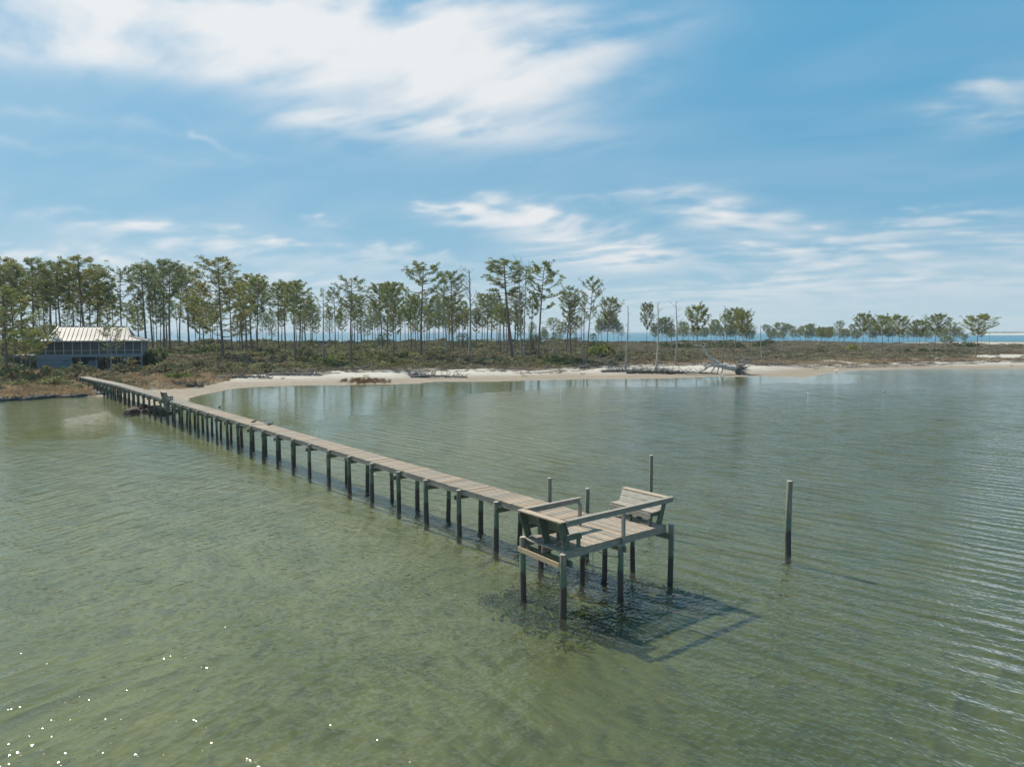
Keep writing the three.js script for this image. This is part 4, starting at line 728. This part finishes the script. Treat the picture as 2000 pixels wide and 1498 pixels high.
// ---------------------------------------------------------------- the house on posts
{
  const base = stand(178, 723), gy = base.y, k = -base.z / FOCAL, kw = k * 0.91;      // metres to a pixel of the photograph
  const h = thing('beach_house', 'pale blue screened beach house on posts with a cream metal roof', 'house', null, base.x, gy, base.z, 0.40);
  const X = (px) => (px - 178) * kw, D = 10.2, F = 2.9, E = 5.45, RZ = -D / 2;
  const blue = std(0.165, 0.205, 0.245, 0.85), paleBlue = std(0.22, 0.25, 0.285, 0.85), cream = std(0.52, 0.47, 0.40, 0.8), inner = blue, roofMat = std(0.27, 0.225, 0.18, 0.6), dark = std(0.05, 0.05, 0.05, 0.9), plankM = std(0.27, 0.25, 0.22, 0.9);
  const screenMat = new THREE.MeshPhysicalMaterial({ color: lin(0.10, 0.11, 0.12), roughness: 0.3, transmission: 0.45, thickness: 0 });
  const glass = new THREE.MeshPhysicalMaterial({ color: lin(0.10, 0.13, 0.15), roughness: 0.05, ior: 1.5 });
  const box = (name, x0, x1, y0, y1, z0, z1, m, parent = h) => part(name, new THREE.BoxGeometry(x1 - x0, y1 - y0, Math.abs(z1 - z0)).translate((x0 + x1) / 2, (y0 + y1) / 2, (z0 + z1) / 2), m, parent);
  const L = X(79), Rt = X(275);
  // floor slab and band
  box('floor', L, Rt, F - 0.12, F + 0.10, -0.06, -D, plankM); box('floor_band', L - 0.04, Rt + 0.04, F - 0.42, F + 0.08, 0.02, -0.055, paleBlue); box('floor_band', Rt + 0.001, Rt + 0.06, F - 0.42, F + 0.08, -0.06, -D, paleBlue);
  // rooms behind the porch
  const wall = box('wall', L + 0.1, Rt - 0.1, F + 0.101, E + 0.1, -2.6, -2.75, inner); box('wall', L + 0.1, L + 0.25, F + 0.101, E + 0.1, -0.2, -D + 0.3, inner); box('wall', L + 0.26, Rt - 0.1, F + 0.101, E + 0.1, -D + 0.29, -D + 0.15, inner);
  for (const px of [100, 122, 150, 182, 214, 240]) { const w = part('window', new THREE.BoxGeometry(1.25, 1.35, 0.05).translate(X(px), F + 1.5, -2.57), cream, wall); part('pane', new THREE.BoxGeometry(1.08, 1.18, 0.02).translate(X(px), F + 1.5, -2.535), glass, wall); }
  const door = part('door', new THREE.BoxGeometry(1.0, 2.05, 0.06).translate(X(166), F + 1.13, -2.57), cream, h); part('handle', new THREE.SphereGeometry(0.05, 8, 6).translate(X(166) + 0.38, F + 1.1, -2.52), dark, door);
  box('ceiling', L + 0.02, Rt - 0.02, E + 0.101, E + 0.16, -0.1, -D + 0.1, cream);
  // screens between cream posts
  const n = 12, step = (Rt - L) / n;
  for (let i = 0; i <= n; i++) box('porch_post', L + i * step - 0.06, L + i * step + 0.06, F + 0.101, E + 0.099, -0.02, -0.14, cream);
  for (let i = 0; i < n; i++) {
    const a = L + i * step + 0.061, b = a + step - 0.122;
    box('mid_rail', a, b, F + 0.78, F + 0.85, -0.05, -0.11, cream);
    const s = box('screen', a, b, F + 0.105, E + 0.09, -0.075, -0.083, screenMat); s.castShadow = true;
  }
  for (let i = 1; i < 6; i++) box('porch_post', Rt - 0.13, Rt - 0.02, F + 0.101, E + 0.099, -i * 0.48 * 1, -i * 0.48 - 0.1, cream);
  box('screen', Rt - 0.08, Rt - 0.072, F + 0.105, E + 0.09, -0.15, -2.58, screenMat); box('wall', Rt - 0.25, Rt - 0.1, F + 0.101, E + 0.1, -2.76, -D + 0.3, inner);
  // hipped roof whose ends flatten out into a skirt
  const el = X(72), er = X(284), rl = X(111), rr = X(243), ml = X(102), mr = X(253), top = 8.25, mid = 6.35, ez = 0.75, eb = -D - 0.75, t = (mid - E) / (top - E), mzf = lerp(ez, RZ, t), mzb = lerp(eb, RZ, t), eave = E + 0.10;
  const P = { elf: V(el, eave, ez), erf: V(er, eave, ez), elb: V(el, eave, eb), erb: V(er, eave, eb), mlf: V(ml, mid, mzf), mrf: V(mr, mid, mzf), mlb: V(ml, mid, mzb), mrb: V(mr, mid, mzb), rl: V(rl, top, RZ), rr: V(rr, top, RZ) };
  const faces = [['elf', 'erf', 'mrf', 'mlf'], ['mlf', 'mrf', 'rr', 'rl'], ['erb', 'elb', 'mlb', 'mrb'], ['mrb', 'mlb', 'rl', 'rr'], ['erf', 'erb', 'mrb', 'mrf'], ['elb', 'elf', 'mlf', 'mlb'], ['mrf', 'mrb', 'rr'], ['mlb', 'mlf', 'rl'], ['elb', 'erb', 'erf', 'elf']];
  const pos = []; for (const f of faces) for (let i = 1; i + 1 < f.length; i++) for (const q of [f[0], f[i], f[i + 1]]) pos.push(...P[q].toArray());
  const rg = new THREE.BufferGeometry(); rg.setAttribute('position', new THREE.Float32BufferAttribute(pos, 3)); rg.computeVertexNormals();
  const roof = part('roof', rg, roofMat, h);
  const seam = (p, q) => { const dir = q.clone().sub(p), nrm = V(0, 1, 0); part('seam', board(p.clone().addScaledVector(nrm, 0.03), q.clone().addScaledVector(nrm, 0.03), 0.10, 0.09, nrm), roofMat, roof); };
  for (let x = el + 0.4; x < er - 0.2; x += 0.72) {
    // where this rib meets the skirt hip, the upper hip or the ridge
    let s = x < ml ? t * (x - el) / (ml - el) : x < rl ? lerp(t, 1, (x - ml) / (rl - ml)) : x > mr ? t * (er - x) / (er - mr) : x > rr ? lerp(t, 1, (mr - x) / (mr - rr)) : 1;
    if (s < 0.04) continue;
    seam(V(x, eave, ez), V(x, x < ml || x > mr ? lerp(eave, mid, s / t) : lerp(eave, top, s), lerp(ez, RZ, s)).sub(V(0, 0, 0)));
  }
  part('ridge_cap', board(V(rl - 0.1, top + 0.03, RZ), V(rr + 0.1, top + 0.03, RZ), 0.34, 0.08), cream, roof);
  for (const [p, q] of [['erf', 'mrf'], ['mrf', 'rr'], ['elf', 'mlf'], ['mlf', 'rl'], ['erb', 'mrb'], ['mrb', 'rr']]) part('hip_cap', board(P[p].clone().setY(P[p].y + 0.05), P[q].clone().setY(P[q].y + 0.05), 0.28, 0.07), roofMat, roof);
  part('fascia', board(V(el, eave - 0.09, ez + 0.02), V(er, eave - 0.09, ez + 0.02), 0.04, 0.17), cream, roof); part('fascia', board(V(er + 0.02, eave - 0.09, ez), V(er + 0.02, eave - 0.09, eb), 0.04, 0.17), cream, roof);
  // below: a boarded store room, posts, and things kept in the shade
  const sr = X(142); box('store_wall', L, sr, -0.3, F - 0.425, -0.1, -4.2, blue);
  for (let i = 0, y = 0.02; y < F - 0.5; i++, y += 0.235) box('siding_board', L - 0.02, sr + 0.01, y, y + 0.222, -0.098 + 0.012, -0.06 + 0.012, i % 3 ? blue : paleBlue);
  for (let i = 0, y = 0.02; y < F - 0.5; i++, y += 0.235) box('siding_board', sr + 0.001, sr + 0.035, y, y + 0.222, -0.1, -4.2, blue);
  const vent = box('window', X(124), X(136), 1.55, 1.95, -0.045, -0.03, paleBlue); box('pane', X(125), X(135), 1.62, 1.89, -0.029, -0.022, glass, vent);
  for (const [px, z] of [[157, -0.2], [187, -0.3], [205, -3.4], [224, -6], [245, -0.2], [274, -0.2], [233, -3.4], [255, -5.8], [274, -4.5], [274, -9], [215, -9], [190, -9], [160, -6]]) box('post', X(px) - 0.13, X(px) + 0.13, -0.5, F - 0.43, z, z - 0.26, paleBlue);
  box('store_wall', X(170), X(187), -0.2, 1.75, -1.2, -3.0, paleBlue); box('store_wall', X(142) + 0.2, X(186), -0.2, F - 0.43, -4.25, -4.4, blue); box('store_wall', X(203), X(238), -0.2, 1.5, -4.4, -7.0, blue);
  // open deck on the left
  const dl = X(36); box('deck', dl, L - 0.05, F - 0.10, F + 0.06, -0.4, -6, plankM); box('deck_edge', dl - 0.03, L - 0.06, F - 0.3, F + 0.062, -0.34, -0.395, paleBlue);
  for (const px of [37, 52, 66]) { box('post', X(px) - 0.08, X(px) + 0.08, -0.5, F - 0.105, -0.45, -0.62, plankM); box('post', X(px) - 0.08, X(px) + 0.08, -0.5, F - 0.105, -5.5, -5.7, plankM); box('rail_post', X(px) - 0.05, X(px) + 0.05, F + 0.065, F + 0.95, -0.45, -0.55, cream); }
  box('deck_rail', dl, L - 0.06, F + 0.951, F + 1.02, -0.43, -0.57, cream);
  box('step', X(160), X(176), -0.1, 0.22, 1.2, 0.6, cream); box('step', X(203), X(214), -0.1, 0.25, 0.9, 0.4, cream);
}

// ---------------------------------------------------------------- driftwood
// branches are given as [points in metres from the root, start radius, end radius]
function crooked(points, r0, r1, R, L, sides = 6) {
  const c = new THREE.CatmullRomCurve3(points.map((p) => V(...p))), n = Math.max(6, points.length * 4), pts = c.getPoints(n); pts.forEach((p, i) => { if (i && i < n) p.add(V((R() - 0.5) * r0 * 0.35, (R() - 0.5) * r0 * 0.35, (R() - 0.5) * r0 * 0.35)); });
  L.add(pts, r0, r1, sides); return pts;
}
function twigs(L, pts, R, n, len, r, up = 0.5) { for (let i = 0; i < n; i++) { const o = pts[Math.floor(pts.length * (0.3 + 0.69 * R()))], w = R() * 6.283, l = len * (0.4 + 0.8 * R()), e = V(o.x + Math.cos(w) * l, Math.max(0.03, o.y + l * (R() * 1.2 - 0.6 + up)), o.z + Math.sin(w) * l * 0.6), m = o.clone().lerp(e, 0.5).add(V((R() - 0.5) * 0.3 * l, (R() - 0.2) * 0.2 * l, 0)); L.add([o, m, e], r, r * 0.3, 4); } }
const bleached = new THREE.MeshStandardMaterial({ color: lin(0.43, 0.39, 0.34), roughness: 0.95, map: grains[1] }), greyDrift = new THREE.MeshStandardMaterial({ color: lin(0.20, 0.18, 0.16), roughness: 1 }), blackDrift = new THREE.MeshStandardMaterial({ color: lin(0.09, 0.08, 0.07), roughness: 1 });
bleached.map = null;
{
  const p = stand(1441, 731.5), o = thing('driftwood_tree', 'huge bleached uprooted tree with a fan of roots lying on the beach', 'driftwood', null, p.x, p.y, p.z), R = rng(91), T = new Limbs();
  const main = crooked([[-0.3, 1.15, 0], [-1.6, 1.25, 0.1], [-2.9, 1.55, 0.1], [-3.6, 1.95, 0]], 0.52, 0.34, R, T, 9);
  const b1 = crooked([[-2.6, 1.45, 0.1], [-4.2, 1.75, 0.8], [-5.6, 1.7, 0.9], [-6.5, 1.1, 1.0], [-7.4, 0.6, 1.0]], 0.38, 0.13, R, T, 7);
  crooked([[-5.0, 1.75, 0.9], [-5.4, 2.5, 0.6], [-6.0, 2.9, 0.4]], 0.22, 0.08, R, T); crooked([[-4.6, 1.7, 0.9], [-5.1, 1.0, 1.4], [-5.8, 0.15, 1.5]], 0.17, 0.09, R, T); crooked([[-3.7, 1.6, 0.6], [-4.1, 0.9, 1.2], [-4.5, 0.12, 1.3]], 0.17, 0.09, R, T); crooked([[-3.0, 1.4, 0.4], [-3.3, 0.7, 1.2], [-3.7, 0.1, 1.3]], 0.17, 0.09, R, T); crooked([[-6.2, 1.4, 1.0], [-6.9, 2.0, 0.6], [-7.6, 2.2, 0.4]], 0.15, 0.05, R, T);
  const b2 = crooked([[-3.5, 1.9, 0], [-4.4, 2.8, -0.6], [-5.4, 3.6, -1.0], [-5.8, 4.6, -1.2], [-6.4, 5.3, -1.3], [-7.9, 5.5, -1.3]], 0.33, 0.09, R, T, 7);
  crooked([[-6.3, 5.2, -1.3], [-6.0, 5.5, -1.2], [-6.1, 5.9, -1.2]], 0.14, 0.05, R, T); crooked([[-5.8, 4.5, -1.2], [-6.6, 4.6, -1.0], [-7.4, 4.9, -0.9]], 0.07, 0.02, R, T); twigs(T, b1, R, 9, 1.2, 0.04, 0.2); twigs(T, b2, R, 7, 0.9, 0.03, 0.3);
  crooked([[-7.0, 0.8, 1.0], [-8.6, 0.35, 1.3], [-10.4, 0.5, 1.2], [-11.2, 1.2, 1.1], [-11.6, 1.6, 1.0]], 0.14, 0.05, R, T); crooked([[-11.2, 1.2, 1.1], [-13.0, 1.3, 0.9], [-14.2, 0.5, 0.8]], 0.05, 0.02, R, T);
  part('trunk', T.build(), bleached, o);
  const roots = new Limbs(); for (let i = 0; i < 64; i++) { const w = i * 2.4, l = 1.0 + 1.7 * R(), y = 1.15 + Math.sin(w) * l, c = Math.cos(w) * l; const e = V(0.5 + 1.1 * R() + (R() < 0.3 ? 0.9 : 0), Math.max(0.02, y), c * 0.9); roots.add([V(-0.35, 1.15, 0), V(0.1, lerp(1.15, e.y, 0.45) + (R() - 0.5) * 0.5, c * 0.4), e], 0.17, 0.03, 5); }
  for (let i = 0; i < 26; i++) { const w = -0.3 + 1.4 * R(), l = 1.6 + 1.9 * R(), e = V(Math.cos(w) * l * (R() < 0.75 ? 1 : -0.5), 1.2 + Math.sin(w) * l, (R() - 0.5) * 2); roots.add([V(0, 1.1, 0), V(e.x * 0.5, lerp(1.1, e.y, 0.45), e.z * 0.5), e], 0.11, 0.03, 4); }
  part('roots', roots.build(), greyDrift, o);
  const soil = new THREE.IcosahedronGeometry(0.9, 2), sp = soil.attributes.position; for (let i = 0; i < sp.count; i++) { const v = V().fromBufferAttribute(sp, i), s = 1 + 0.3 * perlin.noise(v.x * 3, v.y * 3, v.z * 3); sp.setXYZ(i, v.x * 0.55 * s, v.y * s * 0.95 + 0.85, v.z * 1.1 * s); } soil.computeVertexNormals();
  part('root_soil', soil, blackDrift, o);
}
function snagPile(px, py, label, seed, span, mat, spikes) {
  const p = stand(px, py), o = thing('driftwood', label, 'driftwood', 'driftwood along the beach', p.x, p.y, p.z), R = rng(seed), T = new Limbs(), S = new Limbs();
  const a = crooked([[-span * 0.5, 0.18, 0.2], [-span * 0.2, 0.35, 0], [span * 0.15, 0.28, 0.1], [span * 0.5, 0.12, 0.3]], 0.26, 0.10, R, T, 7);
  for (let i = 0; i < spikes; i++) { const x = (R() - 0.5) * span * 0.9, w = R() * 3.14, l = 0.5 + 1.5 * R(); S.add([V(x, 0.1, (R() - 0.5)), V(x + Math.cos(w) * l * 0.5, 0.15 + Math.sin(w) * l * 0.35, (R() - 0.5) * 1.2), V(x + Math.cos(w) * l, 0.1 + Math.sin(w) * l * 0.75, (R() - 0.5) * 1.6)], 0.08, 0.025, 4); }
  twigs(S, a, R, spikes, 1.3, 0.045); part('trunk', T.build(), mat, o); if (spikes) part('branches', S.build(), mat, o); return o;
}
snagPile(858, 738, 'dark sprawled fallen trunk with upright twigs on the sand below the grove', 1, 10, greyDrift, 26);
snagPile(814, 736.5, 'tangle of upright roots at the left end of the sprawled trunk', 2, 2.2, greyDrift, 40);
snagPile(1215, 727, 'tangled heap of grey branches at the water side of the dead pole', 3, 8, greyDrift, 70);
snagPile(1270, 730, 'long dark branch heap between the pole and the white snag', 4, 9, blackDrift, 60);
snagPile(1305, 729, 'low dark log heap at the foot of the white snag', 5, 8, greyDrift, 40);
snagPile(1352, 731, 'thin dark pole lying on the sand left of the uprooted tree', 6, 10, blackDrift, 8);
snagPile(1172, 713, 'pale broken branches at the scrub edge below the leaning pine', 7, 5, bleached, 26);
snagPile(1143, 720, 'root tangle at the foot of the flag-crowned pine', 8, 2, greyDrift, 22);
snagPile(700, 722, 'thin fallen trunk slanting out of the scrub by the lone tall pine', 9, 7, greyDrift, 4).rotation.z = 0.28;
snagPile(765, 711, 'short white log at the scrub edge right of the lone tall pine', 10, 4, bleached, 3);
snagPile(618, 697, 'white curved dead branch in the scrub by the alone cabbage palm', 11, 5, bleached, 6).rotation.z = 0.5;
snagPile(1505, 714, 'brown brushwood line on the sand right of the uprooted tree', 12, 7, greyDrift, 30);
snagPile(365, 756, 'dark wrack log at the edge of the grass right of the pier', 13, 5, blackDrift, 20);
snagPile(480, 739, 'line of dark brushwood on the upper beach of the cove', 15, 9, greyDrift, 30);
snagPile(575, 734, 'second line of brushwood further right on the upper cove beach', 16, 10, greyDrift, 34);
function log(name, x0, y0, x1, y1, r, mat, label, seed) {
  const a = at(x0, y0, 0.12), b = at(x1, y1, 0.12), p = a.clone().lerp(b, 0.5), o = thing(name, label, 'log', 'logs along the left bank', p.x, 0.1, p.z), R = rng(seed), T = new Limbs(), d = b.clone().sub(a);
  const pts = []; for (let i = 0; i <= 10; i++) pts.push([(i / 10 - 0.5) * d.x, 0.28 * (R() - 0.45), (i / 10 - 0.5) * d.z + 0.9 * (R() - 0.5)]);
  crooked(pts, r, r * 0.7, R, T, 9); part('trunk', T.build(), mat, o); const S = new Limbs(); for (let i = 0; i < 14; i++) { const q = pts[Math.floor(R() * 10)], w = R() * 6, l = 0.4 + 0.8 * R(); S.add([V(q[0], q[1], q[2]), V(q[0] + Math.cos(w) * 0.5 * l, q[1] + 0.35 * l, q[2] + Math.sin(w) * 0.3), V(q[0] + Math.cos(w + 0.5) * l, q[1] + 0.5 * l * R(), q[2] + Math.sin(w) * 0.7)], 0.09, 0.03, 5); } part('branch_stub', S.build(), mat, o);
}
log('fallen_log', -60, 784, 92, 776.5, 0.30, blackDrift, 'long dark water-worn log along the left bank', 21);
log('fallen_log', 60, 777, 165, 773, 0.28, blackDrift, 'dark log tapering off at the little sand gap', 22);
log('fallen_log', 186, 770.5, 222, 768.5, 0.30, greyDrift, 'short grey log by the first piles in the water', 23);
log('fallen_log', 385, 753, 402, 748, 0.22, blackDrift, 'dark stub of log on the beach tip right of the pier', 24);

// oyster rocks under the bench
{
  const mat = new THREE.MeshStandardMaterial({ color: lin(0.105, 0.070, 0.048), roughness: 0.95, map: grit, bumpMap: grit, bumpScale: 0.08 }), R = rng(55);
  for (let i = 0; i < 13; i++) {
    const p = at(256 + 92 * (i + 0.6 * R()) / 13, 797 + 9 * R(), 0.05), g = new THREE.IcosahedronGeometry(1, 3), q = g.attributes.position, sx = 0.5 + 0.55 * R(), sy = 0.24 + 0.22 * R(), sd = R() * 50;
    for (let k = 0; k < q.count; k++) { const v = V().fromBufferAttribute(q, k), s = 1 + 0.5 * perlin.noise(v.x * 1.7 + sd, v.y * 1.7, v.z * 1.7) + 0.2 * perlin.noise(v.x * 5 + sd, v.y * 5, v.z * 5); q.setXYZ(k, v.x * sx * s, v.y * sy * s, v.z * sx * 0.8 * s); }
    g.computeVertexNormals(); const m = part(numbered('rock'), g, mat, scene); m.position.copy(p); m.rotation.y = R() * 6; tag(m, `dark brown oyster rock, ${ORD[i]} from left in the clump under the walkway bench`, 'rock', 'oyster rocks under the walkway bench');
  }
}

// ---------------------------------------------------------------- birds
function makeBird(long, bodyMat, wingMat, legMat, parent, standing) {
  const prof = [[0, -0.5], [0.05, -0.46], [0.11, -0.3], [0.15, -0.05], [0.14, 0.15], [0.10, 0.3], [0.055, 0.4], [0, 0.44]].map(([r, y]) => new THREE.Vector2(Math.max(r, 0.001), y));
  const body = new THREE.LatheGeometry(prof, 12).rotateX(Math.PI / 2).scale(1, 0.95, 1).rotateX(-0.28).translate(0, standing ? 0.34 : 0.08, 0);
  const neck = new Limbs().add([V(0, standing ? 0.40 : 0.14, 0.32), V(0, standing ? 0.50 : 0.25, 0.40), V(0, standing ? 0.58 : 0.33, 0.42)], 0.06, 0.045, 7).build();
  const head = new THREE.SphereGeometry(0.068, 10, 8).scale(1, 0.95, 1.25).translate(0, standing ? 0.61 : 0.36, 0.45);
  const strip = (g) => { const q = g.index ? g.toNonIndexed() : g; q.deleteAttribute('uv'); return q; };
  part('body', mergeGeometries([body, neck, head].map(strip)), bodyMat, parent).scale.setScalar(long);
  for (const s of [-1, 1]) part('wing', new THREE.SphereGeometry(0.3, 10, 8).scale(0.10, 0.30, 1.15).rotateX(-0.28).translate(s * 0.125, standing ? 0.36 : 0.10, -0.1), wingMat, parent).scale.setScalar(long);
  part('beak', new THREE.ConeGeometry(0.022, 0.15, 6).rotateX(Math.PI / 2 + 0.1).translate(0, standing ? 0.60 : 0.35, 0.58), legMat, parent).scale.setScalar(long);
  if (standing) for (const s of [-1, 1]) part('leg', new THREE.CylinderGeometry(0.012, 0.014, 0.27, 5).translate(s * 0.05, 0.125, 0.0), legMat, parent).scale.setScalar(long);
}
const black = std(0.03, 0.028, 0.03, 0.7), brownB = std(0.10, 0.075, 0.055, 0.8), white = std(0.78, 0.78, 0.76, 0.7), greyB = std(0.35, 0.36, 0.38, 0.7), orangeB = std(0.45, 0.22, 0.04, 0.6);
for (const [a, b, turn, m, w, label] of [[2.95, 34.3, 1.9, brownB, black, 'dark bird standing mid-deck on the walkway, left of the pair'], [3.42, 33.0, 2.3, greyB, greyB, 'grey bird standing near the far edge of the walkway'], [3.3, 32.2, 2.0, brownB, black, 'dark bird next to the grey one on the walkway']]) {
  const p = pier(a, b, deckH(b) + 0.004), o = thing('bird', label, 'bird', 'birds on the walkway', p.x, p.y, p.z, turn); makeBird(0.42, m, w, orangeB, o, true);
}
for (const [px, py, m, w, s, label] of [[1094, 764, white, greyB, 0.5, 'white gull on the calm water in front of the flag-crowned pine'], [1581, 770, white, greyB, 0.55, 'white gull on the water right of the uprooted tree'], [1727, 765.5, white, greyB, 0.55, 'white gull on the water farthest to the right'], [412, 791, black, brownB, 0.6, 'dark duck on the cove water beside the walkway, left one'], [428, 796, black, brownB, 0.6, 'dark duck on the cove water beside the walkway, right one']]) {
  const p = at(px, py, 0), o = thing('bird', label, 'bird', 'birds on the water', p.x, -0.02, p.z, px); makeBird(s, m, w, orangeB, o, false);
}
for (const [px, py, label] of [[1830, 703, 'white egret in the tan grass in front of the leaning umbrella pine'], [1634, 727, 'white gull on the sand spit by the waterline']]) { const p = stand(px, py), o = thing('bird', label, 'bird', 'white birds ashore', p.x, p.y, p.z, px); makeBird(1.0, white, white, orangeB, o, true); }

// a little sea haze in the air
scene.fog = new THREE.FogExp2(new THREE.Color(0.80, 0.88, 0.95), 0.00013);

renderer.render(scene, camera);
